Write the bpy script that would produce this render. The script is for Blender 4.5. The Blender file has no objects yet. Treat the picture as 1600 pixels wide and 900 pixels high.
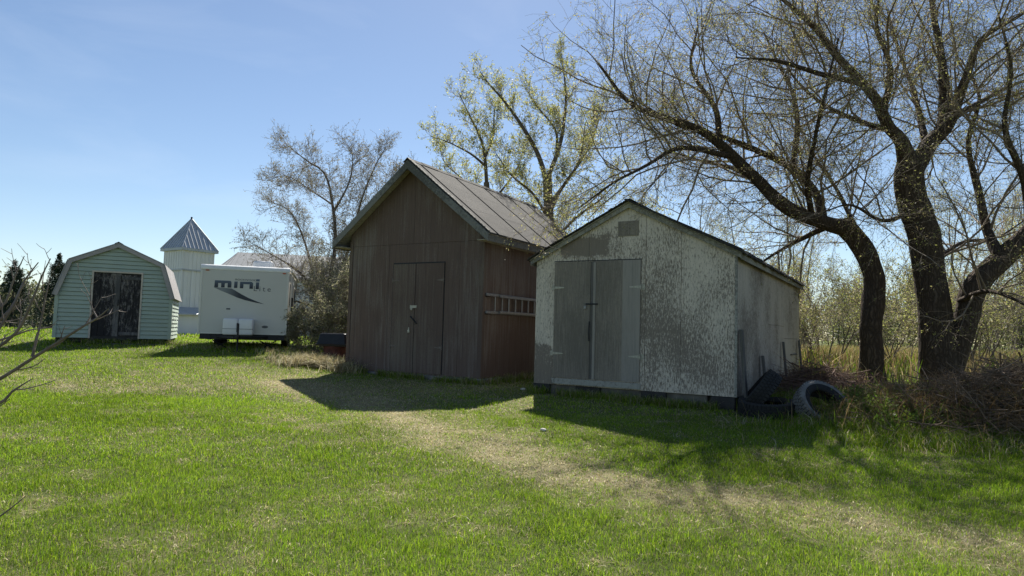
import bpy, math, random
import numpy as np
from mathutils import Vector, Matrix, Euler
R = math.radians
rng = np.random.default_rng(7)
random.seed(7)
scene = bpy.context.scene
COL = scene.collection

# ------------------------------------------------------------------ camera
PITCH, ROLL, EYE = R(3.74), R(1.6), 1.6
cam_d = bpy.data.cameras.new('camera'); cam = bpy.data.objects.new('camera', cam_d); COL.objects.link(cam)
cam_d.sensor_width = 36; cam_d.lens = 36 * 1040 / 1600; cam_d.clip_start = 0.05; cam_d.clip_end = 5000
_f = Vector((0, math.cos(PITCH), math.sin(PITCH))); _u0 = Vector((0, -math.sin(PITCH), math.cos(PITCH)))
_r = math.cos(ROLL) * Vector((1, 0, 0)) + math.sin(ROLL) * _u0
_u = -math.sin(ROLL) * Vector((1, 0, 0)) + math.cos(ROLL) * _u0
M = Matrix((( _r.x, _u.x, -_f.x, 0), (_r.y, _u.y, -_f.y, 0), (_r.z, _u.z, -_f.z, EYE), (0, 0, 0, 1)))
cam.matrix_world = M
scene.camera = cam

# ------------------------------------------------------------------ light
SUN_AZ, SUN_EL = R(2), R(46)          # azimuth clockwise from +Y
world = bpy.data.worlds.new('World'); scene.world = world; world.use_nodes = True
wn = world.node_tree; bg = wn.nodes['Background']
sky = wn.nodes.new('ShaderNodeTexSky'); sky.sky_type = 'NISHITA'; sky.sun_disc = False
sky.sun_elevation = SUN_EL; sky.sun_rotation = SUN_AZ
sky.air_density = 1.0; sky.dust_density = 0.25; sky.ozone_density = 1.8; sky.altitude = 500
_tc = wn.nodes.new('ShaderNodeTexCoord'); _mp = wn.nodes.new('ShaderNodeMapping'); _mp.inputs['Scale'].default_value = (1.6, 1.2, 5.5); _mp.inputs['Rotation'].default_value = (0, .25, .4)
_nz = wn.nodes.new('ShaderNodeTexNoise'); _nz.inputs['Scale'].default_value = 2.2; _nz.inputs['Detail'].default_value = 7; _nz.inputs['Roughness'].default_value = .55; _nz.inputs['Distortion'].default_value = .5
_rp = wn.nodes.new('ShaderNodeMapRange'); _rp.inputs[1].default_value = .50; _rp.inputs[2].default_value = .85; _rp.inputs[4].default_value = .12
_mx = wn.nodes.new('ShaderNodeMix'); _mx.data_type = 'RGBA'; _mx.inputs[7].default_value = (9, 9.6, 10.4, 1)
wn.links.new(_tc.outputs['Generated'], _mp.inputs[0]); wn.links.new(_mp.outputs[0], _nz.inputs['Vector']); wn.links.new(_nz.outputs['Fac'], _rp.inputs[0])
wn.links.new(_rp.outputs[0], _mx.inputs['Factor']); wn.links.new(sky.outputs[0], _mx.inputs[6]); wn.links.new(_mx.outputs[2], bg.inputs[0]); bg.inputs[1].default_value = 0.060
sd = bpy.data.lights.new('sun', 'SUN'); sun = bpy.data.objects.new('sun', sd); COL.objects.link(sun)
sd.energy = 5.0; sd.angle = R(0.53); sd.color = (1.0, 0.95, 0.86)
sv = Vector((math.sin(SUN_AZ) * math.cos(SUN_EL), math.cos(SUN_AZ) * math.cos(SUN_EL), math.sin(SUN_EL)))
sun.rotation_euler = sv.to_track_quat('Z', 'Y').to_euler(); sun.location = (0, 0, 30)
scene.view_settings.view_transform = 'Standard'; scene.view_settings.look = 'None'
scene.view_settings.gamma = 1; scene.view_settings.exposure = 1.0
scene.render.engine = 'CYCLES'
scene.cycles.max_bounces = 6; scene.cycles.transparent_max_bounces = 8

# ------------------------------------------------------------------ helpers
def px(x, y, D):
    """pixel of the 1600x900 photograph at forward distance D -> world point"""
    d = _f + _r * ((x - 800) / 1040) + _u * ((450 - y) / 1040)
    return Vector((0, 0, EYE)) + d * (D / d.y)

def hash2(ix, iy, s):
    n = (ix.astype(np.int64) * 374761393 + iy.astype(np.int64) * 668265263 + s * 974711) & 0xffffffff
    n = ((n ^ (n >> 13)) * 1274126177) & 0xffffffff
    return ((n ^ (n >> 16)) & 0xffff) / 65535.0
def vnoise(x, y, s=0):
    ix = np.floor(x); iy = np.floor(y); fx = x - ix; fy = y - iy
    fx = fx * fx * (3 - 2 * fx); fy = fy * fy * (3 - 2 * fy)
    a = hash2(ix, iy, s); b = hash2(ix + 1, iy, s); c = hash2(ix, iy + 1, s); d = hash2(ix + 1, iy + 1, s)
    return (a * (1 - fx) + b * fx) * (1 - fy) + (c * (1 - fx) + d * fx) * fy
def fbm(x, y, s=0, o=4):
    t = 0; a = .5; w = 0
    for i in range(o):
        t = t + a * vnoise(x * 2 ** i, y * 2 ** i, s + i); w += a; a *= .5
    return t / w
def sstep(a, b, x):
    t = np.clip((x - a) / (b - a), 0, 1); return t * t * (3 - 2 * t)

def ground_z(x, y):
    x = np.asarray(x, float); y = np.asarray(y, float)
    left = np.interp(y, [-8, 0, 5, 10, 14, 17, 20, 28, 40, 60, 100, 300, 1500], [-.1, 0, .15, .42, .63, .85, .95, 1.0, .95, .55, .4, .2, 0])
    mid = np.interp(y, [-8, 0, 5, 8, 11, 14, 17, 25, 40, 60, 100, 300, 1500], [-.1, 0, .10, .24, .36, .46, .56, .75, .8, .55, .4, .2, 0])
    w = sstep(-6.5, -2.5, x + (y - 15) * .25)
    z = left * (1 - w) + mid * w
    # brushy bank on the right
    z = z + .40 * np.exp(-(((x - 8.6) / 2.6) ** 2 + ((y - 10.9) / 1.7) ** 2)) + .12 * sstep(7.5, 10, x) * sstep(9, 12, y) * (1 - sstep(20, 30, y))
    near = 1 - sstep(60, 120, np.hypot(x, y))
    z = z + near * (.05 * (fbm(x * .35, y * .35, 3, 3) - .5) + .025 * (fbm(x * 1.7, y * 1.7, 9, 2) - .5))
    return z
def gz(x, y): return float(ground_z(np.array([x]), np.array([y]))[0])

# worn, straw-coloured track over the lawn (a place in the lawn, in metres)
TRK = np.array([(-4.2, 12.6), (-2.6, 11.2), (-1.1, 9.0), (-.1, 7.7), (.7, 6.6), (1.45, 6.1), (2.36, 5.8), (3.05, 5.35), (3.64, 4.95), (6.5, 3.2)])
def seg_dist(x, y, P):
    d = np.full(np.shape(x), 1e9)
    for (x0, y0), (x1, y1) in zip(P[:-1], P[1:]):
        vx, vy = x1 - x0, y1 - y0; t = np.clip(((x - x0) * vx + (y - y0) * vy) / (vx * vx + vy * vy), 0, 1)
        d = np.minimum(d, np.hypot(x - x0 - t * vx, y - y0 - t * vy))
    return d
def dry_map(x, y):
    d = seg_dist(x, y, TRK)
    wob = fbm(x * .9, y * .9, 21, 3)
    t = np.exp(-(d / (.34 + .5 * wob)) ** 2) * (.45 + .95 * fbm(x * 2.2, y * 2.2, 31, 3))
    p = sstep(.50, .72, fbm(x * .55, y * .8, 41, 4)) * .10
    q = .32 * np.exp(-(((x + 6.6) / 1.8) ** 2 + ((y - 11.4) / .8) ** 2)) + .35 * np.exp(-(((x + 3.2) / 2.5) ** 2 + ((y - 13) / 1.6) ** 2))
    r = sstep(.52, .8, fbm(x * 3.1, y * 3.1, 51, 3)) * .34
    far = .14 * sstep(9, 14, y) + .20 * sstep(7.0, 9.5, y) * (1 - sstep(15, 17, y)) * sstep(-5, -2, x) * (.4 + 1.0 * fbm(x * 1.3, y * 1.3, 81, 3))
    return np.clip(t * .72 + p + q + r + far, 0, 1)

# --- mesh from arrays
def raw_mesh(name, V, Q=None, T=None, mats=(), parent=None, smooth=False, colors=None, mat_index=None):
    me = bpy.data.meshes.new(name)
    nq = 0 if Q is None else len(Q); nt = 0 if T is None else len(T)
    V = np.asarray(V, np.float32)
    me.vertices.add(len(V)); me.vertices.foreach_set('co', V.ravel())
    me.loops.add(nq * 4 + nt * 3); me.polygons.add(nq + nt)
    li = []; ls = []
    if nq: li.append(np.asarray(Q, np.int32).ravel()); ls.append(np.arange(nq) * 4)
    if nt: li.append(np.asarray(T, np.int32).ravel()); ls.append(nq * 4 + np.arange(nt) * 3)
    me.loops.foreach_set('vertex_index', np.concatenate(li).astype(np.int32))
    me.polygons.foreach_set('loop_start', np.concatenate(ls).astype(np.int32))
    if smooth: me.polygons.foreach_set('use_smooth', np.ones(nq + nt, bool))
    if mat_index is not None: me.polygons.foreach_set('material_index', np.asarray(mat_index, np.int32))
    for m in mats: me.materials.append(m)
    if colors is not None:
        a = me.color_attributes.new('tint', 'FLOAT_COLOR', 'POINT')
        c = np.ones((len(V), 4), np.float32); c[:, :3] = colors; a.data.foreach_set('color', c.ravel())
    me.update(calc_edges=True); me.validate()
    o = bpy.data.objects.new(name, me); COL.objects.link(o)
    if parent: o.parent = parent
    return o

class MB:
    """collects shapes into ONE mesh"""
    def __init__(s): s.v = []; s.f = []
    def add(s, v, f, mtx=None):
        n = len(s.v)
        s.v += [tuple(mtx @ Vector(p)) if mtx else tuple(p) for p in v]
        s.f += [tuple(n + i for i in q) for q in f]
    def box(s, a, b, mtx=None, bev=0):
        x0, y0, z0 = a; x1, y1, z1 = b
        if bev <= 0:
            v = [(x0, y0, z0), (x1, y0, z0), (x1, y1, z0), (x0, y1, z0), (x0, y0, z1), (x1, y0, z1), (x1, y1, z1), (x0, y1, z1)]
            s.add(v, [(0, 3, 2, 1), (4, 5, 6, 7), (0, 1, 5, 4), (1, 2, 6, 5), (2, 3, 7, 6), (3, 0, 4, 7)], mtx)
        else:
            import bmesh
            bm = bmesh.new(); bmesh.ops.create_cube(bm, size=1)
            for v in bm.verts: v.co = Vector(((x0 + x1) / 2 + v.co.x * (x1 - x0), (y0 + y1) / 2 + v.co.y * (y1 - y0), (z0 + z1) / 2 + v.co.z * (z1 - z0)))
            bmesh.ops.bevel(bm, geom=list(bm.edges), offset=bev, segments=3, affect='EDGES', profile=.5)
            bm.verts.index_update()
            s.add([v.co.copy() for v in bm.verts], [[v.index for v in f.verts] for f in bm.faces], mtx); bm.free()
        return s
    def prism_y(s, poly, y0, y1, mtx=None):
        """polygon in x,z extruded along y"""
        n = len(poly)
        v = [(x, y0, z) for x, z in poly] + [(x, y1, z) for x, z in poly]
        f = [tuple(range(n)), tuple(range(2 * n - 1, n - 1, -1))] + [(i + n, (i + 1) % n + n, (i + 1) % n, i) for i in range(n)]
        s.add(v, f, mtx); return s
    def prism_x(s, poly, x0, x1, mtx=None):
        n = len(poly)
        v = [(x0, y, z) for y, z in poly] + [(x1, y, z) for y, z in poly]
        f = [tuple(range(n - 1, -1, -1)), tuple(range(n, 2 * n))] + [(i, (i + 1) % n, (i + 1) % n + n, i + n) for i in range(n)]
        s.add(v, f, mtx); return s
    def tube(s, pts, rad, sides=8, cap=True):
        pts = [Vector(p) for p in pts]
        rad = rad if hasattr(rad, '__len__') else [rad] * len(pts)
        n = len(s.v); ref = None
        for i, p in enumerate(pts):
            t = (pts[min(i + 1, len(pts) - 1)] - pts[max(i - 1, 0)]).normalized()
            if ref is None: ref = t.orthogonal().normalized()
            ref = (ref - t * ref.dot(t)).normalized(); b = t.cross(ref)
            for k in range(sides):
                a = 2 * math.pi * k / sides
                s.v.append(tuple(p + (ref * math.cos(a) + b * math.sin(a)) * rad[i]))
        for i in range(len(pts) - 1):
            for k in range(sides):
                k2 = (k + 1) % sides
                s.f.append((n + i * sides + k, n + i * sides + k2, n + (i + 1) * sides + k2, n + (i + 1) * sides + k))
        if cap:
            s.f.append(tuple(n + k for k in range(sides - 1, -1, -1))); m = n + (len(pts) - 1) * sides
            s.f.append(tuple(m + k for k in range(sides)))
        return s
    def lathe(s, prof, sides=24, mtx=None):
        """profile (r, z) spun about z"""
        v = []; f = []
        for r, z in prof:
            for k in range(sides):
                a = 2 * math.pi * k / sides; v.append((r * math.cos(a), r * math.sin(a), z))
        for i in range(len(prof) - 1):
            for k in range(sides):
                k2 = (k + 1) % sides; f.append((i * sides + k, i * sides + k2, (i + 1) * sides + k2, (i + 1) * sides + k))
        s.add(v, f, mtx); return s
    def build(s, name, mat, parent=None, smooth=False, bevel=0):
        me = bpy.data.meshes.new(name); me.from_pydata(s.v, [], s.f); me.materials.append(mat)
        me.validate(); me.update()
        import bmesh
        bm = bmesh.new(); bm.from_mesh(me); bmesh.ops.recalc_face_normals(bm, faces=bm.faces)
        if bevel:
            bmesh.ops.bevel(bm, geom=[e for e in bm.edges if len(e.link_faces) == 2 and e.calc_face_angle(0) > .5], offset=bevel, segments=1, affect='EDGES')
        bm.to_mesh(me); bm.free()
        if smooth: me.polygons.foreach_set('use_smooth', np.ones(len(me.polygons), bool))
        o = bpy.data.objects.new(name, me); COL.objects.link(o)
        if parent: o.parent = parent
        return o

def tag(o, label=None, cat=None, group=None, kind=None):
    if label: o['label'] = label
    if cat: o['category'] = cat
    if group: o['group'] = group
    if kind: o['kind'] = kind
    return o
def thing(name, label, cat, loc=(0, 0, 0), rz=0, group=None):
    o = bpy.data.objects.new(name, None); COL.objects.link(o); o.empty_display_size = .2
    o.location = loc; o.rotation_euler = (0, 0, rz)
    return tag(o, label, cat, group)

# ------------------------------------------------------------------ materials
class NT:
    def __init__(s, name):
        s.m = bpy.data.materials.new(name); s.m.use_nodes = True; s.t = s.m.node_tree
        s.b = s.t.nodes['Principled BSDF']; s.out = s.t.nodes['Material Output']
        s.tc = s.t.nodes.new('ShaderNodeTexCoord')
    def n(s, typ, **kw):
        nd = s.t.nodes.new(typ)
        for k, v in kw.items():
            if k.startswith('i_'): nd.inputs[k[2:].replace('_', ' ')].default_value = v
            else: setattr(nd, k, v)
        return nd
    def l(s, a, b): s.t.links.new(a, b); return s
    def val(s, v, sock):
        if hasattr(v, 'is_linked'): s.l(v, sock)
        else: sock.default_value = v
    def mapping(s, scale=(1, 1, 1), loc=(0, 0, 0), src='Object', rot=(0, 0, 0)):
        mp = s.n('ShaderNodeMapping'); mp.inputs['Scale'].default_value = scale; mp.inputs['Location'].default_value = loc; mp.inputs['Rotation'].default_value = rot
        s.l(s.tc.outputs[src], mp.inputs[0]); return mp.outputs[0]
    def noise(s, scale=5, detail=5, rough=.6, st=(1, 1, 1), loc=(0, 0, 0), dist=0, src='Object'):
        nd = s.n('ShaderNodeTexNoise'); nd.inputs['Scale'].default_value = scale; nd.inputs['Detail'].default_value = detail
        nd.inputs['Roughness'].default_value = rough; nd.inputs['Distortion'].default_value = dist
        s.l(s.mapping(st, loc, src), nd.inputs['Vector']); return nd.outputs['Fac']
    def ramp(s, v, stops, interp='LINEAR'):
        nd = s.n('ShaderNodeValToRGB'); e = nd.color_ramp.elements; nd.color_ramp.interpolation = interp
        while len(e) < len(stops): e.new(.5)
        for i, (p, c) in enumerate(stops):
            e[i].position = p; e[i].color = (*c, 1) if hasattr(c, '__len__') else (c, c, c, 1)
        s.l(v, nd.inputs[0]); return nd.outputs[0]
    def mix(s, f, a, b, mode='MIX'):
        nd = s.n('ShaderNodeMix', data_type='RGBA', blend_type=mode)
        s.val(f, nd.inputs['Factor'])
        for v, k in ((a, 6), (b, 7)):
            if hasattr(v, 'is_linked'): s.l(v, nd.inputs[k])
            else: nd.inputs[k].default_value = (*v, 1)
        return nd.outputs[2]
    def math(s, op, a, b=0, c=None):
        nd = s.n('ShaderNodeMath', operation=op); s.val(a, nd.inputs[0]); s.val(b, nd.inputs[1])
        if c is not None: s.val(c, nd.inputs[2])
        return nd.outputs[0]
    def bump(s, h, strength=.3, dist=.01):
        nd = s.n('ShaderNodeBump'); nd.inputs['Strength'].default_value = strength; nd.inputs['Distance'].default_value = dist
        s.l(h, nd.inputs['Height']); s.l(nd.outputs[0], s.b.inputs['Normal']); return s
    def color(s, c): 
        s.l(c, s.b.inputs['Base Color']) if hasattr(c, 'is_linked') else setattr(s.b.inputs['Base Color'], 'default_value', (*c, 1)); return s
    def rough(s, r, metal=0, spec=.4):
        s.val(r, s.b.inputs['Roughness']); s.b.inputs['Metallic'].default_value = metal; s.b.inputs['Specular IOR Level'].default_value = spec; return s

def simple(name, c, rough=.7, var=.25, scale=6, metal=0, bump=.1, st=(1, 1, 1), spec=.35):
    m = NT(name); nz = m.noise(scale, 6, .65, st)
    lo = tuple(v * (1 - var) for v in c); hi = tuple(min(1, v * (1 + var)) for v in c)
    m.color(m.ramp(nz, [(.3, lo), (.7, hi)])).rough(rough, metal, spec)
    if bump: m.bump(m.noise(scale * 5, 4, .6, st), bump, .005)
    return m.m

def peeled(name, paint, wood, amount=.5, st=(13, 13, 3.4), scale=3.4, loc=(0, 0, 0), sharp=.05, dirt=(.12, .12, .11), arcs=None):
    """old paint flaking off weathered plywood"""
    m = NT(name)
    big = m.noise(.55, 3, .55, (1, 1, .7), loc)
    fine = m.noise(scale, 9, .72, st, loc, .4)
    speck = m.noise(38, 4, .75, (1.2, 1.2, .6), loc)
    v = m.math('ADD', m.math('MULTIPLY', fine, .8), m.math('MULTIPLY', big, .75))
    v = m.math('ADD', v, m.math('MULTIPLY', speck, .36))
    if arcs:   # whole patches where the paint has gone: (x0,x1,z0,z1)
        sep = m.n('ShaderNodeSeparateXYZ'); m.l(m.tc.outputs['Object'], sep.inputs[0])
        wob = m.math('MULTIPLY', m.math('SUBTRACT', m.noise(5, 6, .8), .5), .5)
        X = m.math('ADD', sep.outputs[0], wob); Z = m.math('ADD', sep.outputs[2], wob)
        for x0, x1, z0, z1, g in arcs:
            def band(t, a, b):
                return m.math('MULTIPLY', m.ramp(m.math('MULTIPLY_ADD', t, 12, -12 * a), [(0, 0), (1, 1)]), m.ramp(m.math('MULTIPLY_ADD', t, -12, 12 * b), [(0, 0), (1, 1)]))
            mk = m.math('MULTIPLY', band(X, x0, x1), band(Z, z0, z1))
            v = m.math('SUBTRACT', v, m.math('MULTIPLY', mk, g))
    c0 = .94 + (amount - .5) * .5
    mask = m.ramp(v, [(c0 - sharp - .0, 0), (c0 + sharp, 1)])
    grain = m.noise(5, 8, .7, (14, 14, .7), loc)
    wcol = m.mix(grain, tuple(w * .55 for w in wood), tuple(min(1, w * 1.45) for w in wood))
    pcol = m.mix(m.noise(2.2, 6, .7, (3, 3, .5), loc), tuple(p * .72 for p in paint), paint)
    streak = m.ramp(m.noise(3, 6, .7, (9, 9, .35), loc), [(.5, 0), (.75, 1)])
    pcol = m.mix(m.math('MULTIPLY', streak, .5), pcol, dirt)
    m.color(m.mix(mask, wcol, pcol)).rough(.85, 0, .2)
    m.bump(m.math('ADD', mask, m.math('MULTIPLY', grain, .6)), .45, .004)
    return m.m

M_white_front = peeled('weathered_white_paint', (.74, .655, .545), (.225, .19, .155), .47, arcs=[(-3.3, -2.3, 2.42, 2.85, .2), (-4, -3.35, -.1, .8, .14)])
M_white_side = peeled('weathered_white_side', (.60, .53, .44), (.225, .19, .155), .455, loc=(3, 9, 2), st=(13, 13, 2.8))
M_white_door = peeled('weathered_grey_door', (.32, .28, .23), (.17, .15, .125), .45, st=(20, 20, .8), scale=2.5, loc=(5, 1, 1), sharp=.12)
M_door_strip = peeled('bluish_grey_board', (.36, .33, .29), (.25, .23, .20), .45, st=(20, 20, .8), scale=2.5, loc=(8, 1, 4), sharp=.12)
M_trimwood = peeled('old_white_trim', (.42, .41, .36), (.19, .18, .16), .5, st=(4, 4, 4), scale=5, loc=(1, 1, 6))
M_brown = peeled('weathered_brown_paint', (.158, .112, .092), (.22, .19, .165), .40, st=(9, 9, .4), scale=1.5, loc=(2, 4, 1), sharp=.13, dirt=(.045, .036, .033))
M_brown_door = peeled('weathered_brown_door', (.146, .104, .086), (.18, .15, .12), .44, st=(10, 10, .45), scale=1.6, loc=(7, 4, 5), sharp=.14, dirt=(.042, .034, .032))
M_barge = peeled('weathered_grey_bargeboard', (.24, .235, .215), (.10, .098, .09), .5, st=(5, 5, 5), scale=4, loc=(3, 1, 8), sharp=.09)
M_soffit = simple('old_soffit_boards', (.36, .33, .26), .85, .35, 5, st=(6, 1, 6))
M_concrete = simple('old_concrete', (.16, .15, .135), .9, .35, 6, bump=.4)
M_darkblock = simple('dark_block', (.045, .042, .04), .9, .4, 6, bump=.4)
M_rust = simple('rusty_iron', (.07, .045, .035), .6, .5, 30, .5)
M_hinge = simple('galvanised_hinge', (.42, .40, .33), .55, .35, 25, .3)
M_black = simple('black_metal', (.02, .02, .022), .6, .3, 20)
M_alu = simple('ladder_aluminium', (.27, .27, .27), .5, .2, 14, .6)
M_greywood = peeled('grey_plank', (.17, .16, .15), (.10, .095, .085), .5, st=(14, 14, .6), scale=2, loc=(1, 5, 3), sharp=.15)

def shingle_mat(name, c, c2, st=(1, 1, 1), row=.14):
    m = NT(name)
    g = m.noise(60, 3, .8); b = m.noise(1.3, 5, .65, (1, .35, 1)); s = m.noise(7, 6, .75, (1, 2.2, 1))
    col = m.mix(m.ramp(b, [(.35, 0), (.65, 1)]), c, c2)
    col = m.mix(m.math('MULTIPLY', m.ramp(s, [(.45, 0), (.7, 1)]), .6), col, tuple(v * .45 for v in c))
    col = m.mix(m.math('MULTIPLY', g, .6), col, tuple(v * .5 for v in c))
    m.color(col).rough(.92, 0, .2); m.bump(m.math('ADD', g, m.math('MULTIPLY', s, 1.5)), .6, .008)
    return m.m
M_roofing = shingle_mat('worn_roll_roofing', (.070, .067, .063), (.135, .128, .118))
M_darkshingle = shingle_mat('dark_curled_shingle', (.05, .047, .042), (.09, .085, .075))
M_tar = simple('black_tar_seam', (.006, .006, .006), .95, .3, 9, spec=.05)

M_siding = simple('mint_green_siding', (.37, .435, .37), .55, .08, 1.2, bump=.05, st=(1, 1, 2))
M_gtrim = simple('taupe_trim', (.36, .33, .32), .6, .12, 4)
M_gframe = simple('beige_door_frame', (.52, .45, .38), .7, .2, 7)
M_gdoor = peeled('flaking_dark_door', (.035, .032, .034), (.20, .18, .17), .36, st=(5, 5, 1.6), scale=3.0, loc=(1, 2, 3), sharp=.06, dirt=(.02, .02, .02))
M_gdoor2 = peeled('flaking_grey_board', (.10, .095, .095), (.22, .20, .19), .4, st=(8, 8, 1.2), scale=3.0, loc=(4, 2, 3), sharp=.1)
M_groof = shingle_mat('pale_roof_shingle', (.34, .33, .33), (.42, .41, .41))

M_gel = simple('cream_fibreglass', (.56, .545, .50), .35, .04, .8, bump=.02, spec=.5)
M_alside = simple('cream_aluminium_side', (.66, .64, .58), .4, .1, 3, bump=.05, spec=.5)
M_mem = simple('white_roof_membrane', (.80, .80, .79), .5, .08, 5, bump=.2)
M_plastic = simple('white_plastic', (.74, .74, .73), .4, .05, 3, bump=.03, spec=.5)
M_navy = simple('dark_blue_vinyl', (.018, .026, .05), .4, .15, 5, bump=0)
M_gradblue = NT('blue_fading_vinyl')
_s = M_gradblue.n('ShaderNodeSeparateXYZ'); M_gradblue.l(M_gradblue.tc.outputs['Object'], _s.inputs[0])
M_gradblue.color(M_gradblue.ramp(M_gradblue.math('MULTIPLY_ADD', _s.outputs[2], 4.2, -5.2), [(.1, (.010, .013, .028)), (.9, (.09, .12, .17))])).rough(.4)
M_gradblue = M_gradblue.m
M_greyvinyl = simple('grey_vinyl', (.09, .095, .11), .4, .25, 3, bump=0)
M_swoosh = NT('swoosh_vinyl')
_s = M_swoosh.n('ShaderNodeSeparateXYZ'); M_swoosh.l(M_swoosh.tc.outputs['Object'], _s.inputs[0])
M_swoosh.color(M_swoosh.ramp(_s.outputs[0], [(.3, (.16, .17, .18)), (.55, (.22, .24, .25)), (1.0, (.02, .025, .04))])).rough(.4)
M_swoosh = M_swoosh.m
M_glass = NT('dark_window_glass'); M_glass.color((.02, .025, .03)).rough(.08, 0, .6); M_glass = M_glass.m
M_amber = simple('amber_lens', (.45, .08, .03), .3, .2, 9, bump=0)
M_rubber = simple('black_rubber', (.012, .012, .013), .75, .35, 18, bump=.3)
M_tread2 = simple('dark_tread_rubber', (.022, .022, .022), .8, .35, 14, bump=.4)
M_tread = simple('lit_grey_rubber', (.15, .147, .14), .8, .35, 14, bump=.4)  # paler tread copy for the front tyre: light on it put into colour
M_metalwhite = NT('white_ribbed_metal')
M_metalwhite.color(M_metalwhite.ramp(M_metalwhite.noise(.8, 5, .6, (1, 1, .4)), [(.3, (.62, .63, .64)), (.7, (.76, .77, .78))])).rough(.45, 0, .4); M_metalwhite = M_metalwhite.m
M_metalgrey = simple('grey_metal_roof', (.42, .44, .46), .45, .12, 2, .35, bump=.02)
M_barnroof = simple('dull_barn_roof', (.24, .25, .26), .75, .12, 2, bump=.02, spec=.15)
M_barnwall = simple('barn_metal_wall', (.5, .52, .54), .55, .1, 2, bump=.02)
M_red = simple('rusty_red_paint', (.075, .024, .017), .7, .5, 9, bump=.3)
M_tub = simple('black_plastic_tub', (.008, .009, .012), .45, .3, 9, bump=.1)

def bark_mat(name, c, st=(9, 9, 1.6)):
    m = NT(name)
    v = m.n('ShaderNodeTexVoronoi', feature='DISTANCE_TO_EDGE'); v.inputs['Scale'].default_value = 1.6
    n1 = m.noise(1.0, 7, .7, st); 
    mp = m.mapping((9, 9, 1.5)); 
    nn = m.n('ShaderNodeMix', data_type='RGBA', blend_type='LINEAR_LIGHT'); nn.inputs['Factor'].default_value = .8
    m.l(mp, nn.inputs[6]); t = m.n('ShaderNodeTexNoise'); t.inputs['Scale'].default_value = 4; m.l(m.tc.outputs['Object'], t.inputs[0]); m.l(t.outputs['Color'], nn.inputs[7])
    m.l(nn.outputs[2], v.inputs['Vector'])
    rid = m.ramp(v.outputs['Distance'], [(.0, .15), (.45, 1)])
    h = m.math('MULTIPLY', rid, m.math('ADD', n1, .4))
    m.color(m.mix(h, tuple(x * .35 for x in c), tuple(x * 1.35 for x in c))).rough(.95, 0, .15)
    m.bump(h, .9, .03); return m.m
M_bark = bark_mat('rough_willow_bark', (.10, .076, .058))
M_barkthin = simple('smooth_branch_bark', (.11, .09, .072), .85, .3, 6, bump=.2)
M_twig = simple('willow_twig', (.21, .165, .12), .8, .35, 3, bump=0)
M_twiggrey = simple('grey_twig', (.26, .225, .19), .8, .35, 3, bump=0)
M_twigfg = simple('silvery_shrub_twig', (.17, .135, .115), .6, .4, 14, bump=.2)

def leaf_mat(name, use_attr=True, c=(.1, .14, .03), transl=.5, rough=.55, spec=.3):
    m = NT(name); t = m.t
    if use_attr:
        a = m.n('ShaderNodeVertexColor', layer_name='tint'); col = a.outputs[0]
    else: col = m.mix(m.noise(3, 3), c, tuple(v * .6 for v in c))
    m.color(col).rough(rough, 0, spec)
    tr = m.n('ShaderNodeBsdfTranslucent'); m.l(col, tr.inputs[0])
    ms = m.n('ShaderNodeMixShader'); ms.inputs[0].default_value = transl
    m.l(m.b.outputs[0], ms.inputs[1]); m.l(tr.outputs[0], ms.inputs[2]); m.l(ms.outputs[0], m.out.inputs[0])
    return m.m
M_grass = leaf_mat('grass_blades', transl=.5, rough=.55, spec=.18)
M_leaf = leaf_mat('young_leaves', transl=.55)
M_needle = leaf_mat('spruce_needles', transl=.15)
M_straw = leaf_mat('dry_stalks', transl=.3, rough=.7)

# ------------------------------------------------------------------ ground
def axis(lo, hi, step, far, g=1.35):
    a = list(np.arange(lo, hi + 1e-6, step)); s = step
    while a[-1] < far: s *= g; a.append(a[-1] + s)
    s = step
    while a[0] > -far: s *= g; a.insert(0, a[0] - s)
    return np.array(a)
xs = axis(-16, 18, .2, 1600); ys = axis(-4, 34, .2, 1600)
GX, GY = np.meshgrid(xs, ys); GZ = ground_z(GX, GY)
nx, ny = len(xs), len(ys); ii = np.arange(nx * ny).reshape(ny, nx)
quads = np.stack([ii[:-1, :-1].ravel(), ii[:-1, 1:].ravel(), ii[1:, 1:].ravel(), ii[1:, :-1].ravel()], 1)
dm = dry_map(GX, GY).ravel()[:, None]
gm = NT('soil_and_thatch')
at = gm.n('ShaderNodeVertexColor', layer_name='tint')
gn = gm.noise(9, 8, .75); gf = gm.noise(70, 4, .8)
gc = gm.mix(gm.math('MULTIPLY', gm.ramp(gf, [(.3, 0), (.75, 1)]), .5), at.outputs[0], (.06, .05, .03))
gc = gm.mix(gm.ramp(gn, [(.45, 0), (.75, .6)]), gc, (.20, .17, .09))
gm.color(gc).rough(.95, 0, .1); gm.bump(gf, .7, .03)
gcol = np.array([.055, .088, .014]) * (1 - dm) + np.array([.36, .315, .18]) * dm
far = sstep(30, 60, np.hypot(GX, GY).ravel())[:, None]
gcol = gcol * (1 - far) + far * np.array([.10, .14, .03])
ground = raw_mesh('ground', np.stack([GX.ravel(), GY.ravel(), GZ.ravel()], 1), quads, mats=[gm.m], smooth=True, colors=gcol)
tag(ground, kind='structure')

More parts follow.
